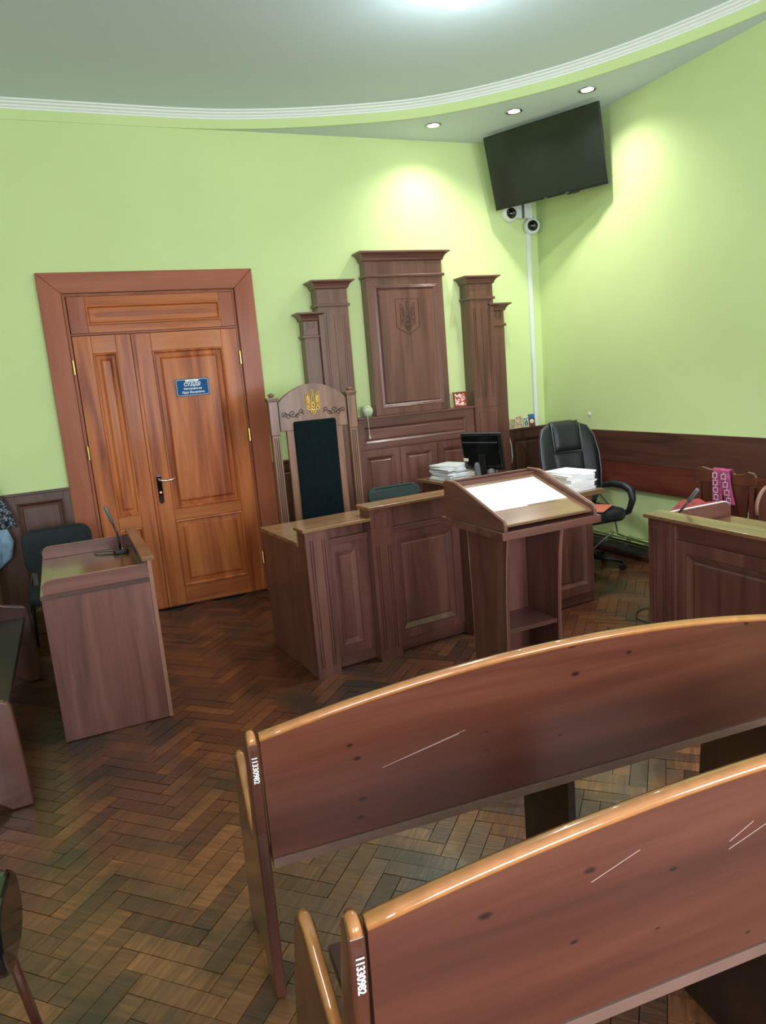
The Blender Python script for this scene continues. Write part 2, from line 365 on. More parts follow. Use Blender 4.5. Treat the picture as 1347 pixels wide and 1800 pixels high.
        for p in (((x0, yf, z0), (x0, yb, z0), (x0, yb, z1), (x0, yf, z1)), ((x1, yf, z0), (x1, yb, z0), (x1, yb, z1), (x1, yf, z1)),
                  ((x0, yf, z1), (x1, yf, z1), (x1, yb, z1), (x0, yb, z1)), ((x0, yf, z0), (x1, yf, z0), (x1, yb, z0), (x0, yb, z0)),
                  ((x0, yb, z0), (x1, yb, z0), (x1, yb, z1), (x0, yb, z1))): q(p)
        return s
    def sphere(s, c, r, seg=20, rg=12, sc=(1, 1, 1)):
        mm = Matrix.Translation(c) @ Matrix.Diagonal((*[r*k for k in sc], 1))
        bmesh.ops.create_uvsphere(s.bm, u_segments=seg, v_segments=rg, radius=1, matrix=mm); return s
    def rot(s, mat): bmesh.ops.transform(s.bm, matrix=mat, verts=s.bm.verts[:]); return s
    def build(s, name, mat, parent=None, bevel=0, smooth=False, seg=2, ang=35, normals=True, label=None, **k):
        me = bpy.data.meshes.new(name)
        if normals: bmesh.ops.recalc_face_normals(s.bm, faces=s.bm.faces[:])
        s.bm.to_mesh(me); s.bm.free()
        me.materials.append(M[mat] if isinstance(mat, str) else mat)
        o = bpy.data.objects.new(name, me); COL.objects.link(o)
        if parent: o.parent = parent
        if smooth: me.shade_smooth()
        if bevel:
            b = o.modifiers.new('bevel', 'BEVEL'); b.width = bevel; b.segments = seg; b.limit_method = 'ANGLE'; b.angle_limit = R(ang)
        if label: o['label'] = label
        tag(o, **k); return o
def Bx(name, mat, parent, x0, x1, y0, y1, z0, z1, bevel=.0015, **k):
    return MB().box(x0, x1, y0, y1, z0, z1).build(name, mat, parent, bevel=bevel, **k)
def ring_cuts(x0, x1, z0, z1, w):
    return [(x0, x1, z0, z0+w), (x0, x1, z1-w, z1), (x0, x0+w, z0, z1), (x1-w, x1, z0, z1)]
def frame_mb(x0, x1, z0, z1, a0, a1, c0, c1, y0, y1):
    """flat frame round the opening a0..a1, c0..c1"""
    m = MB(); m.box(x0, a0, y0, y1, z0, z1); m.box(a1, x1, y0, y1, z0, z1); m.box(a0, a1, y0, y1, z0, c0); m.box(a0, a1, y0, y1, c1, z1)
    return m
def fielded(x0, x1, z0, z1, y, b=.034, d=.012, f=.006):
    d += .004
    return MB().rings(x0, x1, z0, z1, [(0, y+.02), (0, y+.005), (.004, y+.005), (.004, y+.0005), (.007, y+.0005), (b, y+d), (b+.004, y+d), (b+.012, y+d-f), (b+.014, y+d-f)])
def text_mesh(name, body, size, mat, parent, mat4, extrude=.0006, align='CENTER', bold=0):
    c = bpy.data.curves.new(name, 'FONT'); c.body = body; c.size = size; c.extrude = extrude; c.align_x = align; c.align_y = 'CENTER'; c.offset = bold
    t = bpy.data.objects.new(name+'_tmp', c); COL.objects.link(t)
    dg = bpy.context.evaluated_depsgraph_get(); me = bpy.data.meshes.new_from_object(t.evaluated_get(dg))
    bpy.data.objects.remove(t); me.materials.clear(); me.materials.append(M[mat])
    o = bpy.data.objects.new(name, me); COL.objects.link(o)
    if parent: o.parent = parent
    me.transform(mat4); return o
def catmull(P, n=8):
    out = []
    for i in range(len(P)-1):
        p0 = P[max(i-1, 0)]; p1 = P[i]; p2 = P[i+1]; p3 = P[min(i+2, len(P)-1)]
        for k in range(n):
            t = k/n
            out.append(tuple(.5*((2*p1[j]) + (-p0[j]+p2[j])*t + (2*p0[j]-5*p1[j]+4*p2[j]-p3[j])*t*t + (-p0[j]+3*p1[j]-3*p2[j]+p3[j])*t**3) for j in range(len(p1))))
    out.append(tuple(P[-1])); return out
def copy_tree(o, parent=None):
    c = o.copy(); COL.objects.link(c)
    if parent: c.parent = parent
    for ch in [q for q in S.objects if q.parent == o]: copy_tree(ch, c)
    return c

# ------------------------------------------------------------------ room shell
fl = MB().box(XL, XR+.2, YB, .3, -.12, -.012).build('floor', 'subfloor', kind='structure', label='worn dark oak herringbone parquet floor', cat='floor')
def planks():
    L, w = .3135, .071; g = .0013; ox, oy = -.262, -3.557-.322
    r2 = math.sqrt(2); lst = []
    for c in range(-9, 14):
        for k in range(-75, 60):
            for t in (0, 1):
                X0 = ox + c*L*r2; Yk = oy + k*w*r2
                if t == 0: q = [(g, g), (L-g, g), (L-g, w-g), (g, w-g)]
                else: q = [(L+g, w-L+g), (L+w-g, w-L+g), (L+w-g, w-g), (L+g, w-g)]
                pts = [(X0+(x-y)/r2, Yk+(x+y)/r2) for x, y in q]
                cx = sum(p[0] for p in pts)/4; cy = sum(p[1] for p in pts)/4
                if XL+.05 < cx < XR-.04 and YB+.05 < cy < -.04: lst.append((t, pts, cx, cy))
    sc = []
    for it in lst:
        pr = [project((x, y, 0)) for x, y in it[1]]
        a = 0
        if all(pr):
            cxp = sum(p[0] for p in pr)/4; cyp = sum(p[1] for p in pr)/4
            if -30 < cxp < 1377 and -30 < cyp < 1830:
                a = abs(sum(pr[i][0]*pr[(i+1) % 4][1]-pr[(i+1) % 4][0]*pr[i][1] for i in range(4)))/2
                if cxp > 560 and cyp > 1640 - .33*(cxp-560): a = 0          # wholly behind the nearest bench
        sc.append(a)
    order = sorted(range(len(lst)), key=lambda i: -sc[i]); near = set(order[:298])
    def tilt(): return [random.uniform(-.0024, .0006) for _ in range(4)]
    def clampx(pts): return [(min(max(x, XL), XR), min(max(y, YB), -.001)) for x, y in pts]
    rest = MB(); tones = []; dirs = []; protos = {}
    for t in (0, 1):
        for v in range(4):
            mb = MB(); hz = tilt()
            h = [(-L/2+g, -w/2+g), (L/2-g, -w/2+g), (L/2-g, w/2-g), (-L/2+g, w/2-g)]
            a = PI/4 if t == 0 else 3*PI/4
            P = [(x*math.cos(a)-y*math.sin(a), x*math.sin(a)+y*math.cos(a)) for x, y in h]
            A = [mb.bm.verts.new((p[0], p[1], -.012)) for p in P]; B = [mb.bm.verts.new((p[0], p[1], z)) for p, z in zip(P, hz)]
            mb.bm.faces.new(B)
            for i in range(4): mb.bm.faces.new((A[i], B[i], B[(i+1) % 4], A[(i+1) % 4]))
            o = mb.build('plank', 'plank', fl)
            at = o.data.attributes.new('dirn', 'FLOAT', 'FACE')
            for d in at.data: d.value = float(t)
            protos[(t, v)] = [o, False]
    for i in near:
        t, pts, cx, cy = lst[i]; v = random.randrange(4); p = protos[(t, v)]
        if not p[1]: o = p[0]; p[1] = True
        else: o = p[0].copy(); COL.objects.link(o)
        o.location = (cx, cy, 0); o['tone'] = random.uniform(.22, .72)
    for p in protos.values():
        if not p[1]: bpy.data.objects.remove(p[0])
    for i in range(len(lst)):
        if i in near: continue
        t, pts, cx, cy = lst[i]; pts = clampx(pts); hz = tilt(); tv = random.uniform(.22, .72)
        A = [rest.bm.verts.new((p[0], p[1], -.012)) for p in pts]; B = [rest.bm.verts.new((p[0], p[1], z)) for p, z in zip(pts, hz)]
        rest.bm.faces.new(B); n = 1
        for k in range(4): rest.bm.faces.new((A[k], B[k], B[(k+1) % 4], A[(k+1) % 4])); n += 1
        tones += [tv]*n; dirs += [float(t)]*n
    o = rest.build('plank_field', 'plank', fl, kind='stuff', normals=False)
    a1 = o.data.attributes.new('tone', 'FLOAT', 'FACE'); a2 = o.data.attributes.new('dirn', 'FLOAT', 'FACE')
    a1.data.foreach_set('value', tones); a2.data.foreach_set('value', dirs)
planks()

DX0, DX1, DZ = .10, 1.395, 2.54     # door opening
wb = MB(); wb.box(XL, DX0, 0, .2, -.1, 4.0); wb.box(DX1, XR+.2, 0, .2, -.1, 4.0); wb.box(DX0, DX1, 0, .2, DZ, 4.0)
wb.build('wall_back', 'wall', kind='structure', label='light green painted wall behind the judge', cat='wall')
MB().box(XR, XR+.2, YB-.2, 0, -.1, 4.0).build('wall_right', 'wall', kind='structure', label='light green painted wall with the long dark boards', cat='wall')
MB().box(XL-.2, XL, YB-.2, .2, -.1, 4.0).build('wall_left', 'wall', kind='structure', label='light green left wall outside the picture', cat='wall')
wf = MB(); xs = [XL] + [c for q in WINS for c in q] + [XR]
for i in range(0, len(xs), 2): wf.box(xs[i], xs[i+1], YB-.2, YB, -.1, 4.0)
for a, b in WINS: wf.box(a, b, YB-.2, YB, -.1, WZ[0]); wf.box(a, b, YB-.2, YB, WZ[1], 4.0)
wf.build('wall_front', 'wall', kind='structure', label='window wall behind the camera', cat='wall')
for i, (a, b) in enumerate(WINS):
    wn = frame_mb(a, b, WZ[0], WZ[1], a+.06, b-.06, WZ[0]+.06, WZ[1]-.06, YB-.12, YB-.05).box((a+b)/2-.03, (a+b)/2+.03, YB-.12, YB-.05, WZ[0]+.06, WZ[1]-.06)
    w_ = wn.build('window_%d' % (i+1), 'white', kind='structure', label='tall white window behind the camera', cat='window')
    MB().box(a+.05, b-.05, YB-.09, YB-.085, WZ[0]+.05, WZ[1]-.05).build('pane', 'glass', w_)
MB().box(XL, XR+.2, YB, .2, ZC, ZC+.15).build('ceiling', 'ceil', kind='structure', label='grey white painted ceiling', cat='ceiling')
CUR = [(.95, 0), (1.25, -.012), (1.55, -.045), (1.95, -.135), (2.364, -.27), (2.83, -.465), (3.17, -.70), (3.46, -.98), (3.70, -1.27), (3.89, -1.56), (4.06, -1.90), (4.195, -2.25), (4.30, -2.60), (4.375, -2.98), (XR, -3.3)]
cur = catmull(CUR, 5)
MB().prism([(x, y) for x, y in cur] + [(XR+.02, .02), (.95, .02)], SOF, ZC+.01, 'Z').build('ceiling_soffit', 'ceil', kind='structure', label='curved dropped soffit in the ceiling corner with three spotlights', cat='ceiling')
path = [(XL, 0), (-1, 0), (.5, 0)] + cur + [(XR, -5), (XR, YB)]
def sweep(name, prof, mat, lab, kind='structure'):
    """prof = closed polygon of (inward offset, z) swept along path (room side = right-hand side of travel)"""
    mb = MB(); N = len(path); rr = []
    for i, p in enumerate(path):
        a = Vector(path[max(i-1, 0)]); b = Vector(path[min(i+1, N-1)]); t = (b-a).normalized(); n = Vector((t.y, -t.x))
        rr.append([mb.bm.verts.new((p[0]+n.x*o, p[1]+n.y*o, z)) for o, z in prof])
    k = len(prof)
    for i in range(N-1):
        for j in range(k): mb.bm.faces.new((rr[i][j], rr[i+1][j], rr[i+1][(j+1) % k], rr[i][(j+1) % k]))
    mb.bm.faces.new(rr[0]); mb.bm.faces.new(rr[-1])
    return mb.build(name, mat, kind=kind, label=lab, cat='moulding')
sweep('trim_1', [(-.02, 3.812), (.010, 3.812), (.012, 3.822), (.022, 3.828), (.026, 3.838), (.040, 3.845), (.044, 3.855), (.060, 3.860), (.062, ZC), (-.02, ZC)], 'cornice', 'white stepped cornice moulding round the ceiling')
sweep('trim_2', [(-.01, SOF-.001), (.006, SOF-.001), (.006, 3.814), (-.01, 3.814)], 'wall', 'green painted fascia band under the cornice')

# wainscots
def wainscot(name, x0, x1, panels, lab, zt=1.105):
    t = empty(name, (0, 0, 0), 0, lab, 'wainscot', kind='structure')
    y0 = -.028
    xs = [x0] + [c for p in panels for c in p] + [x1]
    m = MB()
    for i in range(0, len(xs), 2): m.box(xs[i], xs[i+1], y0, -.001, 0, zt-.02)
    for a, b in panels: m.box(a, b, y0, -.001, 0, .17); m.box(a, b, y0, -.001, 1.03, zt-.02)
    m.build('frame', 'wains', t, bevel=.0015)
    for a, b in panels: fielded(a, b, .17, 1.03, y0).build('panel', 'wains', t)
    Bx('cap_rail', 'wainsX', t, x0, x1, -.045, -.001, zt-.018, zt)
    Bx('base_rail', 'wainsX', t, x0, x1, -.040, -.028, 0, .07)
    return t
wainscot('trim_3', -2.4, -.066, [(-2.3, -1.83), (-1.75, -1.28), (-1.2, -.60), (-.45, -.111)], 'dark walnut panelled wainscot left of the door')
wainscot('trim_4', 1.555, 1.925, [(1.62, 1.86)], 'narrow dark wainscot between door and carved panelling')
wainscot('trim_5', 3.905, XR, [(4.0, 4.33)], 'dark panelled wainscot below the small icons', 1.13)
t = empty('trim_6', (XR, 0, 0), 0, 'long dark brown boards along the right wall', 'wainscot', kind='structure')
Bx('upper_board', 'wainsY', t, -.024, -.001, -6.2, -.04, .832, 1.108)
Bx('lower_board', 'redboard', t, -.030, -.001, -6.2, -.04, .604, .829, label='redder lower board')
t = empty('baseboard_right', (XR, 0, 0), 0, 'grey green skirting with brown moulding along the right wall', 'baseboard', kind='structure')
Bx('skirting', 'skirt', t, -.03, -.001, -8.2, -.04, .045, .105)
Bx('moulding', 'wainsY', t, -.055, -.001, -8.2, -.04, 0, .045, bevel=.01)
Bx('baseboard_back', 'wainsX', None, 3.905, XR-.06, -.052, -.041, 0, .05, kind='structure', label='brown baseboard on the back wall by the corner', cat='baseboard')
t = empty('heating_pipes', (XR, 0, 0), 0, 'pair of green painted heating pipes low along the right wall', 'pipes')
for z, r in ((.168, .013), (.122, .014)):
    MB().tube([(-.045, -.1, z), (-.045, -3, z), (-.045, -7, z)], r, 12).build('pipe', 'pipegreen', t, smooth=True)
for y in (-.95, -1.2, -2.4): MB().box(-.062, -.002, y, y+.02, .10, .19).build('bracket', 'pipegreen', t, bevel=.003)

# ------------------------------------------------------------------ door
D = empty('door_1', (0, 0, 0), 0, 'tall orange pine double door with transom panel and wide casing', 'door', kind='structure')
cy0 = -.045
Bx('door_light_blocker', 'casing', D, DX0-.05, DX1+.05, .12, .14, -.02, DZ+.05, bevel=0)  # unseen board added to block light leaking through the door gaps
cs = MB()
cs.prism([(-.058, 0), (.097, 0), (.097, 2.541), (-.058, 2.691)], cy0, -.001, 'Y').build('casing', 'casing', D, bevel=.004)
MB().prism([(1.553, 0), (1.396, 0), (1.396, 2.541), (1.553, 2.691)], cy0, -.001, 'Y').build('casing', 'casing', D, bevel=.004)
MB().prism([(-.058, 2.692), (.097, 2.542), (1.396, 2.542), (1.553, 2.692)], cy0, -.001, 'Y').build('casing', 'casingX', D, bevel=.004)
frame_mb(.10, 1.395, -.0, 2.539, .122, 1.375, .015, 2.52, -.020, .10).build('jamb', 'casing', D, bevel=.002)
Bx('transom_bar', 'casingX', D, .122, 1.375, -.030, .05, 2.232, 2.246)
ly, lb = -.034, .012
def leaf_part(n, x0, x1, z0, z1, mat='door'): return Bx(n, mat, D, x0, x1, ly, lb, z0, z1, bevel=.002)
leaf_part('stile', .127, .252, 2.248, 2.517, 'casing'); leaf_part('stile', 1.262, 1.372, 2.248, 2.517, 'casing')
leaf_part('rail', .253, 1.261, 2.452, 2.517, 'doorX'); leaf_part('rail', .253, 1.261, 2.248, 2.305, 'doorX')
MB().rings(.253, 1.261, 2.306, 2.451, [(0, .0), (0, ly-.008), (.012, ly-.010), (.018, ly+.004), (.02, ly+.006), (.022, ly+.004)]).build('transom_panel', 'doorX', D)
sl = [(.315+.014*(1-math.cos(a)) if 0 else .329+.014*math.cos(a), 2.379+.014*math.sin(a)) for a in [PI/2+PI*k/8 for k in range(9)]] + [(1.166+.014*math.cos(a), 2.379+.014*math.sin(a)) for a in [-PI/2+PI*k/8 for k in range(9)]]
MB().prism(sl, ly+.0005, ly+.006, 'Y').build('slot', 'casingX', D, bevel=.0015, label='long rounded routed slot')
# narrow leaf
leaf_part('stile', .127, .256, .012, 2.228); leaf_part('stile', .433, .545, .012, 2.228)
leaf_part('rail', .257, .432, 2.096, 2.228, 'doorX'); leaf_part('rail', .257, .432, .712, .818, 'doorX'); leaf_part('rail', .257, .432, .012, .13, 'doorX')
def dpanel(x0, x1, z0, z1, b):
    MB().rings(x0, x1, z0, z1, [(0, .0), (0, ly-.007), (.010, ly-.009), (.018, ly-.002), (.020, ly+.012), (b-.012, ly+.010), (b, ly+.001), (b+.002, ly+.004), (b+.006, ly+.001)]).build('panel', 'door', D)
dpanel(.257, .432, .819, 2.095, .055); dpanel(.257, .432, .131, .711, .055)
Bx('cover_strip', 'door', D, .546, .572, ly-.012, ly, .012, 2.228, bevel=.004)
leaf_part('stile', .573, .693, .012, 2.228); leaf_part('stile', 1.247, 1.372, .012, 2.228)
leaf_part('rail', .694, 1.246, 2.090, 2.228, 'doorX'); leaf_part('rail', .694, 1.246, .726, .820, 'doorX'); leaf_part('rail', .694, 1.246, .012, .165, 'doorX')
dpanel(.694, 1.246, .821, 2.089, .062); dpanel(.694, 1.246, .166, .725, .062)
for x, z in ((.109, 1.997), (.116, 1.345), (.116, .45), (1.383, 1.99), (1.384, 1.353), (1.378, .295)):
    MB().tube([(x, -.044, z-.05), (x, -.044, z+.05)], .009, 12).tube([(x, -.044, z+.05), (x, -.044, z+.058)], .006, 12).build('hinge', 'brass', D, smooth=False)
hp = MB().prism([(.608+.019*math.cos(a), 1.10+.019*math.sin(a)) for a in [PI*k/8 for k in range(9)]] + [(.608+.019*math.cos(a), .90+.019*math.sin(a)) for a in [PI+PI*k/8 for k in range(9)]], ly-.009, ly, 'Y').build('handle_plate', 'blackgloss', D, bevel=.002, label='black handle plate with chrome top')
MB().tube([(.608, ly-.008, 1.075), (.608, ly-.05, 1.075), (.615, ly-.055, 1.074), (.66, ly-.056, 1.066), (.70, ly-.055, 1.070), (.735, ly-.052, 1.078)], [.010, .009, .009, .008, .007, .006], 12).build('lever', 'chrome', hp, smooth=True)
MB().prism([(.608+.016*math.cos(a), 1.10+.016*math.sin(a)) for a in [PI*k/8 for k in range(9)]] + [(.592, 1.092), (.624, 1.092)][:0], ly-.012, ly-.008, 'Y').build('plate_tip', 'chrome', hp)
MB().tube([(.608, ly-.013, .972), (.608, ly-.006, .972)], .009, 14).build('keyhole', 'brass', hp)
def rrect(x0, x1, z0, z1, r, n=4):
    out = []
    for cx, cz, a0 in ((x1-r, z1-r, 0), (x0+r, z1-r, 90), (x0+r, z0+r, 180), (x1-r, z0+r, 270)):
        for k in range(n+1): a = R(a0+90*k/n); out.append((cx+r*math.cos(a), cz+r*math.sin(a)))
    return out
px0, px1, pz0, pz1 = .834, 1.101, 1.715, 1.855
npl = MB().prism(rrect(px0, px1, pz0, pz1, .008), ly-.006, ly+.004, 'Y').build('name_plate', 'navy', D, label='blue name plate with white lettering')
ft = lambda x, z, y=ly-.009: Matrix.Translation((x, y, z)) @ Matrix.Rotation(R(90), 4, 'X')
MB().prism(rrect(px0+.008, px1-.008, pz0+.008, pz1-.008, .010), ly-.0075, ly-.005, 'Y').build('white_border', 'ink', npl)
MB().prism(rrect(px0+.0105, px1-.0105, pz0+.0105, pz1-.0105, .009), ly-.009, ly-.006, 'Y').build('blue_field', 'blue', npl)
MB().box(.915, 1.018, ly-.0105, ly-.007, 1.829, 1.8465).build('white_tab', 'ink', npl)
text_mesh('lettering', 'Кабінет', .013, 'inkgrey', npl, ft(.9665, 1.8375, ly-.011))
text_mesh('lettering', 'СУДДЯ', .037, 'ink', npl, ft(.9675, 1.808, ly-.0095), bold=.0012)
text_mesh('lettering', 'Квятковська', .0235, 'ink', npl, ft(.9675, 1.774, ly-.0095), bold=.0005)
text_mesh('lettering', 'Лідія Йосипівна', .0235, 'ink', npl, ft(.9675, 1.745, ly-.0095), bold=.0005)

# ------------------------------------------------------------------ carved wall panelling on back wall
def cornice(x0, x1, yf, z0, h, pr, steps, parent, mat='lamX'):
    m = MB(); k = len(steps)
    for i, (a, b, p) in enumerate(steps):
        m.box(x0-p*pr, x1+p*pr, yf-p*pr, -.001, z0+a*h, z0+b*h)
    return m.build('cornice', mat, parent, bevel=.002)
STEP = [(0, .18, .12), (.18, .30, .28), (.30, .85, .0)]
def cornice2(x0, x1, yf, z0, z1, pr, parent):
    """flaring crown moulding: profile as stacked frusta"""
    pf = [(0, 0), (.10, .22), (.14, .24), (.30, .28), (.60, .50), (.80, .85), (.82, 1.0), (1.0, 1.0)]
    m = MB(); prev = None
    for a, p in pf:
        o = p*pr; z = z0+(z1-z0)*a
        v = [m.bm.verts.new(q) for q in ((x0-o, yf-o, z), (x1+o, yf-o, z), (x1+o, -.001, z), (x0-o, -.001, z))]
        if prev:
            for i in range(4): m.bm.faces.new((prev[i], prev[(i+1) % 4], v[(i+1) % 4], v[i]))
        else: m.bm.faces.new(v)
        prev = v
    m.bm.faces.new(prev); return m.build('crown_moulding', 'lamX', parent)
def pilaster(nm, x0, x1, yf, zt, zc, zband, lab, fl_=None, cat='pilaster', square=False, low=False, group='fluted wall pilasters'):
    t = empty(nm, ((x0+x1)/2, 0, 0), 0, lab, cat, group); c = (x0+x1)/2; a, b = x0-c, x1-c
    cuts = []
    if fl_:
        w_ = (b-a)
        for u in (.17, .235, .5, .765, .83): cuts.append((a+u*w_-.0025, a+u*w_+.0025, fl_[0], fl_[1]))
    if square:
        s = .035; zc_ = zband+.095; cuts += ring_cuts(-s, s, zc_-s*.9, zc_+s*.9, .005); s2 = .022; cuts += ring_cuts(-s2, s2, zc_-s2*.9, zc_+s2*.9, .004)
    if low:
        cuts += [(a, b, 1.375, 1.382)]; cuts += ring_cuts(a+.045, b-.045, .55, 1.33, .004)
    m = MB().relief(a, b, 0, zt, yf, -.001, cuts, .006); m.build('shaft', 'lamZ', t)
    MB().box(a-.016, b+.016, yf-.016, -.001, zband-.012, zband+.012).build('band', 'lamX', t, bevel=.004)
    cornice2(a, b, yf, zt, zc, .058, t)
    return t
pilaster('pilaster', 2.055, 2.325, -.155, 2.495, 2.565, 2.365, 'tall fluted brown pilaster left of the emblem panel', (1.46, 2.285), low=True)
pilaster('pilaster', 3.507, 3.765, -.155, 2.495, 2.565, 2.370, 'tall fluted brown pilaster right of the emblem panel', (1.46, 2.285), low=True)
pilaster('pilaster', 1.925, 2.052, -.122, 2.245, 2.315, 2.120, 'short brown pilaster beside the throne with square motif', square=True, group='short wall pilasters')
pilaster('pilaster', 3.768, 3.895, -.122, 2.250, 2.320, 2.125, 'short brown pilaster nearest the room corner with square motif', square=True, group='short wall pilasters')
E1 = empty('emblem_panel', (2.895, 0, 0), 0, 'tall central brown wall panel with crown moulding and carved trident shield', 'panel')
a, b, yf = -.372, .372, -.12
frame_mb(a, b, 1.402, 2.722, -.302, .312, 1.462, 2.515, yf, -.001).build('frame', 'lamZ', E1, bevel=.0015)
MB().rings(-.302, .312, 1.462, 2.515, [(0, -.01), (0, yf-.001), (.006, yf-.003), (.012, yf+.001), (.018, yf-.001), (.034, yf+.010), (.036, yf+.012), (.042, yf+.003), (.044, yf+.003)]).build('panel', 'lamZ', E1)
MB().box(a-.018, b+.018, yf-.018, -.001, 2.582, 2.606).build('band', 'lamX', E1, bevel=.005)
cornice2(a, b, yf, 2.715, 2.795, .062, E1)
yp = yf+.003
def trident(cx, cz, h, y, r, parent, mat, tag_='trident', flip=1):
    """national trident drawn as thin rods; cz = bottom tip, h = height"""
    half = [[(0, 0), (.07, .07), (.11, .14), (.12, .205), (.265, .205), (.265, .93), (.20, .86), (.15, .76), (.125, .63), (.12, .50), (.15, .46), (.165, .42), (.15, .385), (.115, .38), (.08, .43), (.05, .52), (.033, .62), (.028, .74), (.042, .90), (.03, .96), (0, 1.0)],
            [(.215, .79), (.215, .475), (.185, .47), (.165, .52), (.16, .60), (.175, .69), (.215, .79)],
            [(.218, .41), (.218, .245), (.135, .245), (.13, .30), (.17, .34), (.218, .41)],
            [(.032, .30), (.075, .345), (.095, .29), (.085, .245), (.03, .245), (.032, .30)],
            [(.018, .20), (.085, .20), (.075, .13), (.018, .07), (.018, .20)],
            [(0, .53), (.025, .45), (.055, .39), (.04, .33), (0, .31)]]
    m = MB()
    for s in (1, -1):
        for L_ in half: m.tube([(cx+s*x*h, y, cz+z*h) for x, z in L_], r, 6)
    return m.build(tag_, mat, parent)
MB().tube([(-.108, yp, 2.398), (.116, yp, 2.398), (.116, yp, 2.165), (.108, yp, 2.145), (.004, yp, 2.092), (-.098, yp, 2.145), (-.108, yp, 2.165)], .0028, 6, closed=True).build('shield_outline', 'groove', E1, label='dark carved shield outline')
trident(.004, 2.118, .262, yp, .0024, E1, 'groove')
E1.children  # noqa
CB = empty('wall_cabinet', (2.917, 0, 0), 0, 'low brown wall cabinet with three doors under the emblem panel', 'cabinet')
cx0, cx1, cyf = 2.328-2.917, 3.504-2.917, -.135
Bx('ledge', 'lamX', CB, cx0, cx1, -.158, -.001, 1.382, 1.400, bevel=.003)
Bx('carcass', 'lamZ', CB, cx0, cx1, cyf+.02, -.001, .0, 1.381)
frame_mb(cx0, cx1, 1.116, 1.380, 2.382-2.917, 3.418-2.917, 1.162, 1.315, cyf, cyf+.02).build('frieze', 'lamX', CB, bevel=.001)
fielded(2.382-2.917, 3.418-2.917, 1.162, 1.315, cyf, .026).build('frieze_panel', 'lamX', CB)
dx = [cx0, 2.712-2.917, 3.092-2.917, cx1]
for i in range(3):
    p, q = dx[i]+.002, dx[i+1]-.002
    dr = frame_mb(p, q, .09, 1.106, p+.052, q-.052, .17, 1.048, cyf, cyf+.02).build('door', 'lamZ', CB, bevel=.001)
    fielded(p+.052, q-.052, .17, 1.048, cyf).build('panel', 'lamZ', dr)

# small things on the cabinet ledge
t = empty('framed_icon', (3.385, -.105, 1.400), R(-3), 'small red framed icon leaning on the cabinet ledge', 'picture')
rx = Matrix.Rotation(R(-8), 4, 'X')
frame_mb(-.068, .068, 0, .140, -.054, .054, .014, .126, -.010, 0).rot(rx).build('frame', plain('icon_frame_red', (.17, .02, .015), .4), t, bevel=.001)
MB().box(-.055, .055, -.006, -.001, .013, .127).rot(rx).build('picture', mat_picture('icon_red_white', [(.30, .03, .03), (.55, .12, .08), (.75, .70, .66), (.42, .05, .05)], 32), t)
t = empty('twine_ball', (2.437, -.108, 1.4), 0, 'pale twine ball with hanging tassel on the cabinet ledge', 'ornament')
mb = MB().sphere((0, 0, .052), .049, 24, 16)
for k in range(10):
    ax = Vector((random.uniform(-1, 1), random.uniform(-1, 1), random.uniform(-1, 1))).normalized(); u_ = ax.orthogonal().normalized(); v_ = ax.cross(u_)
    mb.tube([Vector((0, 0, .052)) + (u_*math.cos(q)+v_*math.sin(q))*.050 for q in [2*PI*j/20 for j in range(20)]], .0016, 5, closed=True)
mb.build('ball', 'twine', t, smooth=True)
MB().tube([(-.02, -.045, .04), (-.022, -.052, .005), (-.022, -.058, -.03), (-.020, -.058, -.10), (-.018, -.058, -.15)], .0022, 6).build('cord', 'twine', t)
MB().lathe([(0, -.15), (.006, -.153), (.004, -.16), (.010, -.185), (0, -.186)], (-.018, -.058, 0), 8).build('tassel', 'twine', t)

# icons on the corner wainscot
def icon(nm, x0, x1, h, y, rz, mat, lab, border='card', zb=1.130):
    t = empty(nm, ((x0+x1)/2, y, zb), rz, lab, 'icon', 'small icons on the corner wainscot'); w_ = (x1-x0)/2; rx = Matrix.Rotation(R(-9), 4, 'X')
    MB().box(-w_, w_, -.004, 0, 0, h).rot(rx).build('card', border, t)
    MB().box(-w_+.005, w_-.005, -.0052, -.003, .005, h-.005).rot(rx).build('picture', mat, t)
icon('icon_card', 3.928, 3.975, .105, -.030, R(35), mat_picture('pic_a', [(.35, .28, .36), (.50, .42, .50), (.22, .20, .26)], 40, 1), 'narrow mauve icon card at the left end')
icon('icon_card', 3.970, 4.045, .100, -.022, R(6), mat_picture('pic_b', [(.62, .42, .12), (.16, .14, .05), (.60, .55, .40), (.10, .12, .05)], 45, 2), 'golden icon card with dark figures')
icon('icon_card', 4.042, 4.130, .135, -.012, R(-2), mat_picture('pic_c', [(.62, .50, .34), (.30, .18, .10), (.66, .60, .50), (.50, .28, .12)], 38, 3), 'tallest cream icon card in the middle')
icon('icon_card', 4.134, 4.192, .096, -.02, R(-5), mat_picture('pic_d', [(.40, .50, .46), (.04, .10, .06), (.55, .60, .55), (.05, .16, .08)], 45, 4), 'dark green icon card beside the tallest one')
t = empty('icon_card', (4.232, -.02, 1.130), R(-4), 'blue topped icon card nearest the white conduit', 'icon', 'small icons on the corner wainscot'); rx = Matrix.Rotation(R(-9), 4, 'X')
MB().box(-.036, .036, -.004, 0, 0, .122).rot(rx).build('card', plain('icon_brown', (.09, .035, .02), .5), t)
MB().box(-.034, .034, -.005, -.003, .082, .12).rot(rx).build('blue_top', plain('icon_blue', (.03, .12, .35), .4), t)
MB().sphere((0, -.004, .052), .024, 14, 8, (1, .12, .9)).rot(rx).build('figure', plain('icon_cream', (.72, .62, .48), .5), t)
MB().tube([(3.925, -.05, 1.128), (3.93, -.055, 1.06), (3.955, -.05, .98), (3.96, -.05, .85), (3.95, -.05, .80)], .006, 8).build('white_cable', 'cablewhite', smooth=True, label='white cable hanging beside the right short pilaster', cat='cable')
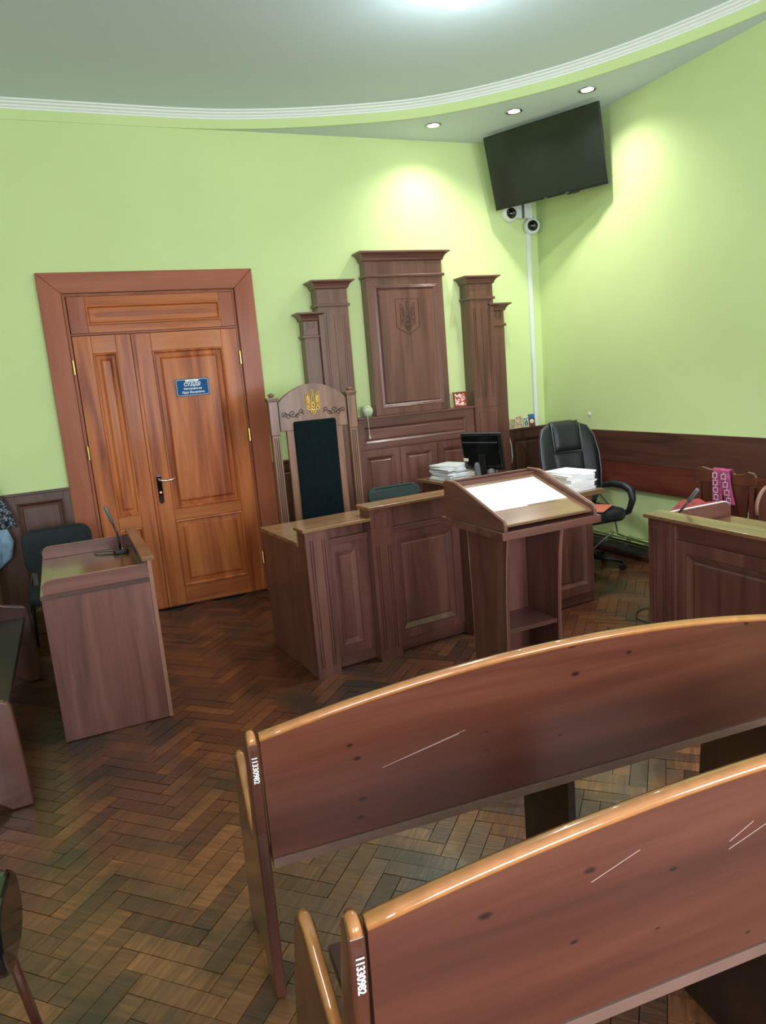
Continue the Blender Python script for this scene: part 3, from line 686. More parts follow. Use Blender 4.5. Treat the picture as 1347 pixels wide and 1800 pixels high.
MB().tube([(3.99, -.05, .98), (4.05, -.06, 1.0), (4.10, -.06, .93), (4.12, -.06, .80), (4.08, -.06, .7)], .004, 6).build('black_cable', 'cable', smooth=True, label='thin black cable looping on the corner wainscot', cat='cable')

# conduit, junction boxes, cameras
t = empty('wall_conduit', (4.285, 0, 1.13), 0, 'white vertical cable conduit in the room corner', 'conduit')
Bx('trunking', 'white', t, -.020, .020, -.028, -.001, 0, 1.87, bevel=.003); Bx('cover_seam', 'white', t, -.014, .014, -.030, -.028, 0, 1.87, bevel=.001)
t = empty('junction_box', (4.20, 0, 3.15), 0, 'pair of white junction boxes below the television', 'box')
Bx('box_body', 'white', t, -.085, .002, -.055, -.001, -.058, .062, bevel=.004); Bx('box_body', 'white', t, .008, .100, -.075, -.001, -.062, .072, bevel=.004)
Bx('bracket', 'greyplastic', t, .0, .01, -.08, -.05, -.06, .08)
def dome(loc, rz, tilt, lab):
    t = empty('dome_camera', loc, rz, lab, 'camera', 'white dome security cameras')
    mm = Matrix.Rotation(R(90), 4, 'X')
    MB().lathe([(0, 0), (.076, 0), (.078, .012), (.074, .038), (.060, .056), (.050, .060), (.050, .056)], (0, 0, 0), 32, mm).build('housing', 'white', t, smooth=True)
    MB().lathe([(.050, .056), (.047, .068), (.036, .082), (.018, .090), (0, .092)], (0, 0, 0), 28, mm).build('dome_glass', 'blackgloss', t, smooth=True)
    MB().sphere((.008, -.078, -.005), .018, 14, 8).build('lens', 'greyplastic', t, smooth=True)
    return t
dome((4.085, -.001, 3.135), R(-6), 0, 'white dome camera to the left of the junction boxes')
dome((4.315, -.030, 3.02), R(-22), 0, 'white dome camera on top of the white conduit')

# television
def placed(name, c, yaw_, tilt_, lab, cat):
    u = Vector((math.cos(yaw_), math.sin(yaw_), 0)); n0 = Vector((math.sin(yaw_), -math.cos(yaw_), 0))
    n = n0*math.cos(tilt_) + Vector((0, 0, -math.sin(tilt_))); v = u.cross(n)*-1
    if v.z < 0: v = -v
    o = empty(name, (0, 0, 0), 0, lab, cat); mm = Matrix((u, -n, v)).transposed().to_4x4(); mm.translation = c; o.matrix_world = mm
    return o
k = .965; tc_ = Vector((4.154, -.474, 3.483)); tc_ = CAM + (tc_-CAM)*k; W2 = .55*k; H2 = W2*.575
TV = placed('television', tc_, -1.116, .264, 'large black flat television tilted down in the ceiling corner', 'television')
Bx('casing', 'black', TV, -W2, W2, .0, .03, -H2, H2, bevel=.003)
Bx('back_housing', 'black', TV, -W2*.6, W2*.6, .03, .07, -H2*.7, H2*.5, bevel=.01)
Bx('screen', 'screen', TV, -W2+.010, W2-.010, -.0015, .002, -H2+.018, H2-.010, bevel=0)
Bx('status_bar', 'black', TV, .17, .27, -.004, .02, -H2-.010, -H2+.002)
for q in (-.03, .17): MB().box(q-.016, q+.016, -.0025, -.001, -H2+.006, -H2+.011).build('silver_mark', 'silver', TV)
MB().box(-.05, .05, .07, .11, -.15, .1).tube([(0, .1, -.05), (.10, .24, -.02), (.08, .34, 0)], .02, 10).build('wall_arm', 'black', TV)

# spotlights
for i, (x, y) in enumerate(SPOTS):
    t = empty('spotlight', (x, y, SOF), 0, ('leftmost recessed spotlight in the soffit', 'middle recessed spotlight above the television', 'rightmost and brightest recessed spotlight over the television corner')[i], 'light', 'recessed spotlights in the soffit')
    MB().lathe([(.046, -.001), (.066, -.001), (.068, -.006), (.058, -.010), (.046, -.006), (.046, -.001)], (0, 0, 0), 28).build('trim_ring', 'silver', t, smooth=True)
    MB().lathe([(0, -.010), (.028, -.009), (.045, -.004)], (0, 0, 0), 24).build('bulb', 'spotglow', t, smooth=True)
t = empty('ceiling_lamp', (2.33, -2.25, ZC), 0, 'glowing round ceiling lamp at the top edge', 'light')
MB().lathe([(0, 0), (.09, 0), (.09, -.03), (.03, -.04)], (0, 0, 0), 28).build('mount', 'white', t, smooth=True)
MB().lathe([(.03, -.04), (.10, -.05), (.125, -.085), (.11, -.125), (.06, -.15), (0, -.158)], (0, 0, 0), 32).build('shade', 'lampglow', t, smooth=True)

# ------------------------------------------------------------------ judge's throne
TH = empty('throne_chair', (1.71, -.80, 0), 0, 'tall oak judge chair with dark green pad, posts and gold trident', 'chair')
for s, hx in ((-1, 0), (1, 0)):
    x = s*.309
    p = MB(); p.box(x-.031, x+.031, -.031, .031, 0, 1.375)
    p.build('post', 'throne', TH, bevel=.003)
    m = MB()
    for q in (-.014, 0, .014): m.tube([(x+q, -.0325, .62), (x+q, -.0325, 1.36)], .0022, 6)
    m.build('flute', 'groove', TH)
    Bx('post', 'throne', TH, x-.034, x+.034, -.034, .034, 1.376, 1.628, bevel=.003)
    MB().box(x-.042, x+.042, -.042, .042, 1.628, 1.640).box(x-.046, x+.046, -.046, .046, 1.640, 1.655).build('cap', 'throne', TH, bevel=.004)
    MB().lathe([(.018, 0), (.014, .006), (.026, .014), (.024, .024), (.012, .032), (0, .034)], (x, 0, 1.655), 16).build('finial', 'throne', TH, smooth=True)
# crest + back frame
arc = [(-.268+.536*i/16, 1.615+.122*math.sin(PI*(i/16))**.8) for i in range(17)]
MB().prism([(-.268, 1.40)] + arc[0:1] + arc[1:] + [(.268, 1.40)], -.022, .012, 'Y').build('crest', 'throne', TH, bevel=.004, label='arched crest carved with leaves')
fx = .222
MB().box(-fx, -.165, -.02, .012, .45, 1.40).build('back_stile', 'throne', TH, bevel=.002)
MB().box(.165, fx, -.02, .012, .45, 1.40).build('back_stile', 'throne', TH, bevel=.002)
MB().prism(rrect(-.168, .168, .50, 1.466, .018), -.040, -.018, 'Y').build('back_pad', 'dkgreen', TH, bevel=.010, seg=3)
Bx('seat_frame', 'throne', TH, -.30, .30, -.50, .03, .38, .45, bevel=.004)
MB().box(-.27, .27, -.49, -.03, .45, .52).build('seat_cushion', 'dkgreen', TH, bevel=.02, seg=3)
for s in (-1, 1): Bx('leg', 'throne', TH, s*.27-.03, s*.27+.03, -.50, -.44, 0, .38, bevel=.003)
trident(.0, 1.502, .190, -.026, .0038, TH, 'gold')
for s in (-1, 1):
    m = MB(); base = 1.530
    spir = []
    def curl(cx, cz, r0, a0, turns, d, n=18): return [(cx+s*(r0*(1-.75*k/n))*math.cos(a0+d*turns*2*PI*k/n), -.023, cz+(r0*(1-.75*k/n))*math.sin(a0+d*turns*2*PI*k/n)) for k in range(n+1)]
    m.tube([(s*(.075+.175*i/16), -.023, 1.515+.014*math.sin(i/16*PI*3.2)) for i in range(17)], .0030, 6)
    for cx, cz, r0, d in ((.095, 1.535, .018, 1), (.130, 1.505, .020, -1), (.165, 1.528, .020, 1), (.200, 1.502, .019, -1), (.228, 1.520, .022, 1)):
        m.tube(curl(s*cx, cz, r0, 0 if d > 0 else PI, 1.1, d), .0026, 6)
    m.build('leaf_carving', 'groove', TH, label='dark carved leafy scroll')

# ------------------------------------------------------------------ judge's bench (desk)
DK = empty('judge_desk', (1.149, -2.153, 0), R(5.2), 'long brown panelled judge desk with fluted pillars and raised middle', 'desk')
def pillar(x0, x1, z1, yf, yb, gx, gz, sq=None, parent=DK):
    cuts = [(g-.002, g+.002, gz[0], gz[1]) for g in gx]
    if sq: cuts += ring_cuts(*sq, .003)
    m = MB().relief(x0, x1, 0, z1, yf, yb, cuts, .007); return m.build('pillar', 'lamZ', parent)
pillar(0, .150, .899, 0, .12, (.028, .044, .104, .120), (.062, .845))
pillar(.430, .583, .964, 0, .12, (.458, .474, .537, .553), (.062, .730), (.457, .551, .842, .942))
pillar(1.115, 1.268, .964, -.040, .12, (1.143, 1.159, 1.222, 1.238), (.062, .730), (1.142, 1.236, .842, .942))
def bay(x0, x1, px0, px1, yf, zt, parent=DK, pl=True, z0=.137, z1=.740):
    frame_mb(x0, x1, .079, zt, px0, px1, z0, z1, yf, yf+.02).build('panel_frame', 'lamZ', parent, bevel=.001)
    fielded(px0, px1, z0, z1, yf, .036, .014).build('panel', 'lamZ', parent)
    if pl: Bx('plinth', 'lamX', parent, x0, x1, yf+.012, yf+.03, .003, .0785)
bay(.151, .429, .205, .349, .062, .786); bay(.584, 1.114, .638, 1.050, .062, .786)
for x0, x1 in ((.151, .429), (.584, 1.114)): Bx('ledge', 'lamX', DK, x0, x1, .046, .10, .787, .822, bevel=.003)
Bx('frieze', 'lamZ', DK, .151, .378, .078, .098, .8225, .899); Bx('frieze', 'lamZ', DK, .584, 1.114, .078, .098, .8225, .964)
Bx('side_panel', 'lamZ', DK, .004, .022, .121, .770, 0, .797)
Bx('worktop', 'top', DK, -.006, 1.775, .121, .775, .798, .822, bevel=.002)
Bx('cap_shelf', 'top', DK, -.016, .429, -.020, .130, .900, .920, bevel=.003)
Bx('riser', 'lamX', DK, .004, .429, .105, .1205, .823, .8995)
Bx('raised_cap', 'top', DK, .408, 1.288, -.034, .140, .965, .985, bevel=.003)
Bx('riser', 'lamZ', DK, .430, 1.268, .121, .136, .823, .9645)
Bx('back_leg_panel', 'lamZ', DK, 1.25, 1.268, .121, .77, 0, .797)
SD = empty('side_desk', (1.149, -2.153, 0), R(5.2), 'brown side desk with monitor and paper stacks joined at the right', 'desk')
bay(1.272, 2.212, 1.33, 2.155, -.020, .786, SD)
Bx('desk_top', 'topY', SD, 1.78, 2.325, .0, 1.67, .798, .822, bevel=.002)
Bx('desk_top_edge', 'top', SD, 1.272, 2.325, -.03, -.001, .787, .822, bevel=.002)
Bx('modesty_top', 'top', SD, 1.272, 1.779, -.0005, .12, .798, .822)
Bx('end_panel', 'lamZ', SD, 2.194, 2.212, .002, .60, 0, .797)
Bx('back_panel', 'lamZ', SD, 1.81, 2.30, 1.62, 1.64, 0, .797); Bx('side_panel', 'lamZ', SD, 1.80, 1.818, .80, 1.619, .25, .797)

def onD(u, v, z=0):
    c, s = math.cos(R(5.2)), math.sin(R(5.2)); return (1.149+u*c-v*s, -2.153+u*s+v*c, z)
# paper stacks on the side desk
def sheet_stack(base_uv, n, w_, d_, rz, lab, grp, th=(.010, .018), jit=.012, mat='paper2'):
    z = .8225
    ORD = ['bottom', 'second', 'third', 'fourth', 'fifth', 'sixth', 'seventh', 'eighth', 'ninth', 'tenth']
    for i in range(n):
        pos = 'topmost' if i == n-1 else ORD[i]+('' if i == 0 else ' from the bottom')
        h = random.uniform(*th); x, y, _ = onD(base_uv[0]+random.uniform(-jit, jit), base_uv[1]+random.uniform(-jit, jit))
        o = empty('case_folder', (x, y, z), rz+R(random.uniform(-14, 14)), lab+', '+pos+' of its stack' if i in (0, n-1) else lab+', '+pos, 'folder', grp)
        m = MB(); k = 3
        for j in range(k):
            dx_, dy_ = random.uniform(-.006, .006), random.uniform(-.006, .006)
            m.box(-w_/2+dx_+.004, w_/2+dx_-.004, -d_/2+dy_+.004, d_/2+dy_-.004, h*(j/k), h*((j+.85)/k))
        m.build('pages', 'paper', o)
        Bx('cover', mat, o, -w_/2, w_/2, -d_/2, d_/2, h*.93, h, bevel=0)
        z += h+.0006
    return z
sheet_stack((1.99, 1.42), 10, .25, .31, R(8), 'folder in loose stack left of the monitor', 'case folders in left stack', (.009, .014), .035)
sheet_stack((2.17, .17), 9, .235, .30, R(3), 'white file in stack before the office chair', 'case files in right stack', (.011, .016), .014, 'paper')
# monitor
mc = CAM + (Vector((3.316, -.558, 1.019))-CAM)*.935
u = Vector((math.cos(-1.132), math.sin(-1.132), 0)); vv = Vector((-math.sin(-1.132)*math.sin(-.15), math.cos(-1.132)*math.sin(-.15), math.cos(.15))); nn = u.cross(vv)
MN = empty('monitor', (0, 0, 0), 0, 'black computer monitor seen from behind on the side desk', 'monitor')
mm = Matrix((u, -nn, vv)).transposed().to_4x4(); mm.translation = mc; MN.matrix_world = mm
mw, mh = .21*.935, .169*.935
Bx('casing', 'black', MN, -mw, mw, 0, .018, -mh, mh, bevel=.004)
Bx('bezel', 'greyplastic', MN, -mw, mw, -.001, .010, mh-.008, mh, bevel=.001, label='silver grey top bezel line')
Bx('back_cover', 'blackgloss', MN, -mw+.014, mw-.012, -.012, .0, -mh+.02, mh-.016, bevel=.006)
Bx('vent_strip', 'greyplastic', MN, -mw+.02, mw-.03, -.014, -.011, mh-.082, mh-.076, bevel=.001)
Bx('sticker', 'card', MN, -mw+.006, -mw+.055, -.0135, -.012, -mh+.075, -mh+.10, bevel=0)
zb = (.8225-mc.z)
MB().box(-.03, .03, -.03, -.012, zb*.98, -.02).build('neck', 'black', MN, bevel=.004)
fb = MB().lathe([(0, 0), (.10, 0), (.10, .008), (.03, .016), (0, .016)], (mc.x+nn.x*.03, mc.y+nn.y*.03, .8225), 28)
fb.rot(mm.inverted()).build('foot', 'black', MN)
# small desk things
x, y, _ = onD(1.91, .92)
t = empty('phone_handset', (x, y, .8225), R(20), 'black cordless phone handset standing before the grey paper stack', 'phone')
Bx('cradle', 'black', t, -.035, .035, -.035, .035, 0, .03, bevel=.006)
MB().prism([(-.024, .0), (.024, 0), (.026, .11), (.020, .145), (.006, .155), (-.010, .150), (-.022, .12)], -.013, .013, 'Y').rot(Matrix.Translation((0, 0, .025)) @ Matrix.Rotation(R(-6), 4, 'X')).build('handset', 'greyplastic', t, bevel=.005)
x, y, _ = onD(1.84, .90)
MB().tube([(x, y, .8225), (x, y, .90)], .006, 10).build('black_marker', 'black', label='thin black marker standing left of the phone handset', cat='pen')
x, y, _ = onD(2.06, .95)
t = empty('desk_speaker', (x, y, .8225), 0, 'round grey speaker on a black base before the monitor', 'speaker')
MB().lathe([(0, 0), (.04, 0), (.04, .012), (.012, .02), (.012, .05)], (0, 0, 0), 20).build('base', 'black', t, smooth=True)
MB().sphere((0, 0, .078), .032, 20, 12, (1, .7, 1)).build('head', 'greyplastic', t, smooth=True)
x, y, _ = onD(2.17, 1.02)
t = empty('pen_stand', (x, y, .8225), 0, 'clear pen with blue cap standing in front of the monitor', 'pen')
MB().lathe([(0, 0), (.014, 0), (.014, .03), (0, .03)], (0, 0, 0), 16).build('holder', 'greyplastic', t)
MB().tube([(0, 0, .03), (.002, 0, .085)], .005, 10).build('barrel', 'silver', t); MB().tube([(.002, 0, .085), (.004, 0, .12)], .0075, 10).build('cap', plain('pen_blue', (.03, .04, .35), .3), t)

# ------------------------------------------------------------------ stacking chairs
def stack_chair(loc, rz, lab, fab, tube='black'):
    t = empty('office_visitor_chair', loc, rz, lab, 'chair', 'upholstered stacking chairs')
    # faces -y ; backrest at y=+.22
    back = []
    mb = MB(); nx = 12; W_ = .235
    top = rrect(-W_, W_, .57, .875, .075, 6)
    def bend(q): return (q[0], q[1] + .05*(q[0]/W_)**2*-1 + (q[2]-.57)*.12, q[2])
    mb.prism(top, .185, .225, 'Y', bend).build('backrest', fab, t, bevel=.014, seg=3)
    mb = MB().prism(rrect(-.235, .235, -.24, .17, .06, 6), .425, .475, 'Z'); mb.build('seat', fab, t, bevel=.018, seg=3)
    for s in (-1, 1):
        MB().tube([(s*.245, -.24, .0), (s*.235, -.20, .40), (s*.22, -.1, .415), (s*.22, .12, .415), (s*.235, .2, .43), (s*.20, .228, .55), (s*.18, .242, .70)], .010, 10).build('side_frame', tube, t, smooth=True)
        MB().tube([(s*.22, .10, .415), (s*.245, .26, 0)], .010, 10).build('leg', tube, t, smooth=True)
    MB().box(-.20, -.17, .215, .222, .47, .60).box(.17, .20, .215, .222, .47, .60).build('back_bracket', 'greyplastic', t)
    return t
stack_chair((-.185, -.62, 0), R(2), 'dark grey fabric chair behind the left witness stand', 'fabric')
stack_chair((2.335, -.99, 0), R(2), 'grey green fabric chair mostly hidden behind the judge desk', 'fabric2')

# ------------------------------------------------------------------ executive office chair
OC = empty('office_chair', (3.86, -1.26, 0), R(-4), 'black leather executive office chair in the corner behind the side desk', 'chair')
for k in range(5):
    a = R(90+72*k+8); c_, s_ = math.cos(a), math.sin(a)
    leg = MB().tube([(0.03*c_, .03*s_, .11), (.16*c_, .16*s_, .095), (.29*c_, .29*s_, .07)], [.026, .02, .014], 10).build('leg', 'black', OC, smooth=True)
    rotm = Matrix.Translation((.29*c_, .29*s_, .028)) @ Matrix.Rotation(a+.5, 4, 'Z') @ Matrix.Rotation(R(90), 4, 'X')
    MB().lathe([(0, -.024), (.024, -.024), (.028, -.018), (.028, -.006), (.02, -.003), (.02, .003), (.028, .006), (.028, .018), (.024, .024), (0, .024)], (0, 0, 0), 16, rotm).tube([(.29*c_, .29*s_, .028), (.29*c_, .29*s_, .068)], .006, 8).build('caster', 'black', leg)
MB().lathe([(0, .09), (.035, .09), (.035, .13), (.025, .14), (.025, .28), (.016, .28), (.016, .40), (0, .40)], (0, 0, 0), 18).build('gas_column', 'black', OC)
MB().box(-.10, .10, -.10, .12, .385, .42).build('mechanism', 'black', OC, bevel=.008)
MB().prism(rrect(-.255, .255, -.25, .25, .09, 6), .42, .52, 'Z').build('seat', 'leather', OC, bevel=.035, seg=4)
def bk(q):   # lean and wrap the backrest
    x_, y_, z_ = q; return (x_, y_ + (z_-.5)*.20 - .07*(abs(x_)/.28)**2*1.0, z_)
outl = [(-.20, .50), (.20, .50), (.262, .62), (.285, .80), (.288, .95), (.268, 1.10), (.225, 1.19), (.14, 1.228), (0, 1.238), (-.14, 1.228), (-.225, 1.19), (-.268, 1.10), (-.288, .95), (-.285, .80), (-.262, .62)]
def grid_cushion(x0, x1, z0, z1, y0, bulge, nx=10, nz=10, edge=1.0):
    """pillow surface facing -y"""
    m = MB(); V = {}
    for i in range(nx+1):
        for j in range(nz+1):
            a = i/nx*2-1; c = j/nz*2-1
            h = bulge*((1-abs(a)**4)*(1-abs(c)**4))**.5
            V[i, j] = (m.bm.verts.new(bk((x0+(x1-x0)*i/nx, y0-h, z0+(z1-z0)*j/nz))), m.bm.verts.new(bk((x0+(x1-x0)*i/nx, y0+.012, z0+(z1-z0)*j/nz))))
    for i in range(nx):
        for j in range(nz):
            m.bm.faces.new((V[i, j][0], V[i+1, j][0], V[i+1, j+1][0], V[i, j+1][0])); m.bm.faces.new((V[i, j][1], V[i, j+1][1], V[i+1, j+1][1], V[i+1, j][1]))
    for i in range(nx): m.bm.faces.new((V[i, 0][0], V[i, 0][1], V[i+1, 0][1], V[i+1, 0][0])); m.bm.faces.new((V[i, nz][0], V[i+1, nz][0], V[i+1, nz][1], V[i, nz][1]))
    for j in range(nz): m.bm.faces.new((V[0, j][0], V[0, j+1][0], V[0, j+1][1], V[0, j][1])); m.bm.faces.new((V[nx, j][0], V[nx, j][1], V[nx, j+1][1], V[nx, j+1][0]))
    return m
m = MB(); N_ = 12
# backrest shell with thickness, built as wrapped grid so it bends smoothly
V = {}
for j in range(15):
    z_ = .50+.738*j/14
    # half width at this height
    hw = 0
    pts = sorted([p for p in outl if p[0] >= 0], key=lambda p: p[1])
    for (xa, za), (xb, zb_) in zip(pts, pts[1:]):
        if za-1e-6 <= z_ <= zb_+1e-6 and zb_ > za: hw = xa+(xb-xa)*(z_-za)/(zb_-za)
    hw = max(hw, .10)
    for i in range(N_+1):
        x_ = -hw+2*hw*i/N_; e_ = 1-abs(2*i/N_-1)**6; e2 = min(1, (1.26-z_)/.08)*min(1, (z_-.46)/.08); th_ = .045*max(.15, e_*e2)
        V[i, j, 0] = m.bm.verts.new(bk((x_, .19-th_, z_))); V[i, j, 1] = m.bm.verts.new(bk((x_, .19+th_*.7, z_)))
for i in range(N_):
    for j in range(14):
        m.bm.faces.new((V[i, j, 0], V[i+1, j, 0], V[i+1, j+1, 0], V[i, j+1, 0])); m.bm.faces.new((V[i, j, 1], V[i, j+1, 1], V[i+1, j+1, 1], V[i+1, j, 1]))
    m.bm.faces.new((V[i, 0, 0], V[i, 0, 1], V[i+1, 0, 1], V[i+1, 0, 0])); m.bm.faces.new((V[i, 14, 0], V[i+1, 14, 0], V[i+1, 14, 1], V[i, 14, 1]))
for j in range(14):
    m.bm.faces.new((V[0, j, 0], V[0, j+1, 0], V[0, j+1, 1], V[0, j, 1])); m.bm.faces.new((V[N_, j, 0], V[N_, j, 1], V[N_, j+1, 1], V[N_, j+1, 0]))
bkr = m.build('backrest', 'leather', OC, smooth=True)
grid_cushion(-.135, .135, .985, 1.236, .145, .040).build('headrest_pad', 'leather', OC, smooth=True)
for z0_, z1_ in ((.81, .975), (.63, .80)): grid_cushion(-.145, .145, z0_, z1_, .146, .024).build('lumbar_pad', 'leather', OC, smooth=True)
pp_ = [bk((x_*1.0, .150, z_)) for x_, z_ in [(-.262, .62), (-.286, .80), (-.288, .95), (-.268, 1.10), (-.225, 1.188)]]
for s in (-1, 1):
    MB().tube([bk((s*abs(x_)*.985, .165, z_)) for x_, z_ in [(.262, .62), (.285, .80), (.288, .95), (.268, 1.10), (.222, 1.188)]], .0035, 6).build('piping', 'piping', OC, smooth=True)
    MB().tube([bk((s*.138, .128, z_)) for z_ in (.99, 1.08, 1.16, 1.232)], .003, 6).build('piping', 'piping', OC, smooth=True)
    MB().tube([(s*.25, .20, .60), (s*.30, .16, .66), (s*.315, .05, .685), (s*.315, -.10, .685), (s*.315, -.19, .655), (s*.31, -.215, .58), (s*.30, -.18, .48), (s*.27, -.08, .43), (s*.2, 0, .42)], [.018, .024, .03, .032, .032, .028, .025, .022, .018], 12).build('armrest', 'leather', OC, smooth=True)
t = empty('salmon_folder', (3.87, -1.37, .528), R(35), 'salmon coloured folder lying on the black office chair seat', 'folder')
MB().box(-.145, .145, -.105, .105, 0, .004).build('pages', 'paper2', t); MB().box(-.15, .15, -.11, .11, .0042, .009).build('cover', 'salmon', t, bevel=.001)
# wall socket with cord
t = empty('wall_hook', (XR, -.686, 1.245), 0, 'small round beige wall button with hanging thread above the boards', 'hook')
MB().lathe([(0, 0), (.018, 0), (.018, .006), (.008, .010), (0, .014)], (0, 0, 0), 20, Matrix.Rotation(R(-90), 4, 'Y')).build('button', 'card', t)
MB().tube([(-.010, 0, -.01), (-.012, .02, -.06), (-.012, .04, -.13)], .0018, 6).build('thread', 'cablewhite', t)
# cables on the right wall / floor
MB().tube([(XR-.03, -.75, .58), (XR-.03, -1.0, .40), (XR-.045, -1.06, .25), (XR-.05, -1.08, .19), (XR-.06, -1.30, .19), (XR-.06, -1.8, .185), (XR-.06, -2.6, .18)], .006, 8).build('power_cable', 'cablegreen', smooth=True, label='thin dark cable running down the wall onto the heating pipes', cat='cable')
MB().tube([(XR-.10, -.30, .148), (XR-.085, -.8, .147), (XR-.08, -1.4, .146), (XR-.08, -2.2, .147), (XR-.08, -4.5, .146)], .010, 8).build('power_cable', 'cable', smooth=True, label='thick black cable lying between the two heating pipes', cat='cable')
MB().tube([(XR-.075, -1.05, .20), (XR-.12, -1.12, .225), (XR-.13, -1.28, .215), (XR-.085, -1.42, .19), (XR-.075, -1.5, .19)], .007, 8).build('green_hose', 'pipegreen', smooth=True, label='short pale green cable loop resting on the heating pipes', cat='cable')
MB().tube([(XR-.08, -1.06, .20), (XR-.16, -1.02, .14), (XR-.26, -.99, .06), (XR-.34, -.97, .012)], .008, 8).build('grey_hose', 'cablegrey', smooth=True, label='grey hose slanting from the pipes to the floor', cat='cable')
MB().tube([(XR-.06, -1.66, .30), (XR-.10, -1.60, .22), (XR-.09, -1.58, .13), (XR-.07, -1.64, .08), (XR-.085, -1.72, .14)], .004, 8).build('power_cable', 'cable', smooth=True, label='small black cable loop hanging at the pipes beside the right desk', cat='cable')
MB().tube(catmull([(3.62, -2.40, .006), (3.50, -2.33, .006), (3.39, -2.36, .006), (3.31, -2.46, .006), (3.33, -2.57, .006), (3.42, -2.66, .006), (3.6, -2.7, .006)], 6), .0045, 6).build('floor_cable', 'cablegreen', smooth=True, label='dark cable loop lying on the parquet beside the right desk', cat='cable')

# ------------------------------------------------------------------ left witness stand
BXL = empty('witness_stand', (-.253, -2.150, 0), R(.73), 'left brown laminate speaker stand with open top and microphone', 'desk')
wd, dp = .55, .97
Bx('side_panel', 'lamZ', BXL, .0, wd-.021, 0, .018, .002, .776, bevel=.002); Bx('side_panel', 'lamZ', BXL, .0, wd-.021, dp-.018, dp, .002, .776, bevel=.002)
Bx('front_panel', 'lamZ', BXL, wd-.020, wd, 0, dp, .002, .892, bevel=.002)
Bx('worktop', 'topY', BXL, -.004, wd-.021, .0005, dp+.002, .777, .800, bevel=.002)
Bx('cap_rail', 'top', BXL, wd-.045, wd+.018, -.010, dp, .893, .913, bevel=.002)
Bx('edge_band', 'wainsX', BXL, -.004, wd-.021, -.005, .0, .777, .800, bevel=.001)
def lip(y0, y1, x0=.0, x1=wd-.021, z0=.801, z1=.874, par=BXL):
    r_ = .045; poly = [(x1, z0), (x1, z1)] + [(x0+r_-r_*math.sin(PI/2*k/6), z1-r_+r_*math.cos(PI/2*k/6)) for k in range(7)] + [(x0, z0)]
    b = MB().prism(poly, y0, y1, 'Y').build('side_lip', 'lamX', par, bevel=.001)
    e = MB().tube([(x, (y0+y1)/2, z+.0015) for x, z in poly[1:-1]], .0035, 6).build('edging', 'edge', b, smooth=True)
    return b
lip(.0, .018, .012); lip(dp-.018, dp)
Bx('edging', 'edge', BXL, wd-.0205, wd+.0005, -.0015, -.0001, .002, .892, bevel=0)
def microphone(loc, rz, pts, lab, scale=1, cable=None):
    t = empty('microphone', loc, rz, lab, 'microphone', 'desk microphones')
    MB().prism(rrect(-.045, .045, -.055, .055, .02), 0, .026, 'Z').build('base', 'black', t, bevel=.006, seg=3)
    MB().sphere((.012, -.02, .027), .006, 10, 6).build('button', 'silver', t, smooth=True)
    n = len(pts); MB().tube(pts[:-1], .0065, 10).build('gooseneck', 'black', t, smooth=True)
    a, b = Vector(pts[-2]), Vector(pts[-1]); MB().tube([a, a.lerp(b, .05), a.lerp(b, .95), b], [.007, .011, .011, .007], 12).build('head', 'greyplastic', t, smooth=True)
    if cable: MB().tube(catmull(cable, 6), .0025, 6).build('cable', 'cable', t, smooth=True)
    return t
c, s = math.cos(R(.73)), math.sin(R(.73))
microphone((-.253+.44, -2.15+.79, .8005), 0, [(0, .02, .02), (.0, .02, .06), (-.004, .02, .12), (-.022, .015, .19), (-.052, .0, .30)], 'black gooseneck microphone on the left stand', cable=[(-.04, .03, .008), (-.10, .06, .01), (-.15, .10, .004), (-.14, .02, .004), (-.08, -.01, .004), (-.02, -.04, .004)])

# ------------------------------------------------------------------ right desk
RD = empty('attorney_desk', (2.735, -3.170, 0), R(-90.8), 'right brown panelled desk with fluted corner pillar beside the front bench', 'desk')
pillar(.008, .156, .899, 0, .12, (.038, .062, .112, .129), (.05, .842), None, RD)
pillar(.84, .988, .899, 0, .12, (.868, .892, .942, .958), (.05, .842), None, RD)
Bx('filler_strip', 'lamZ', RD, .157, .186, .008, .12, 0, .899)
bay(.187, .839, .245, .781, .018, .806, RD, z1=.744)
Bx('frieze', 'lamX', RD, .187, .839, .024, .044, .808, .899)
Bx('cap_shelf', 'top', RD, -.008, 1.0, -.022, .112, .900, .920, bevel=.003)
Bx('riser', 'lamX', RD, .188, .988, .100, .1115, .823, .899); Bx('worktop', 'top', RD, .008, .988, .1215, .575, .800, .8225, bevel=.002)
Bx('side_panel', 'lamZ', RD, .008, .026, .122, .56, 0, .799); Bx('side_panel', 'lamZ', RD, .970, .988, .122, .56, 0, .799)
def lipR(x0, x1):
    r_ = .05; y1 = .572; poly = [(.1135, .8235), (.1135, .905)] + [(y1-r_+r_*math.sin(PI/2*k/6), .907-r_+r_*math.cos(PI/2*k/6)) for k in range(7)] + [(y1, .8235)]
    b = MB().prism(poly, x0, x1, 'X').build('side_lip', 'lamY', RD, bevel=.001)
    MB().tube([((x0+x1)/2, y, z+.001) for y, z in poly[1:-1]], .0055, 6).build('edging', plain('pale_edging', (.62, .58, .62), .3), b, smooth=True)
lipR(.010, .026); lipR(.970, .986)
microphone((2.735+.25, -3.17-.085, .8230), R(0), [(-.03, .02, .02), (-.05, .05, .04), (-.05, .068, .062), (-.05, -.004, .140), (-.05, -.068, .215)], 'black gooseneck microphone leaning on the right desk')

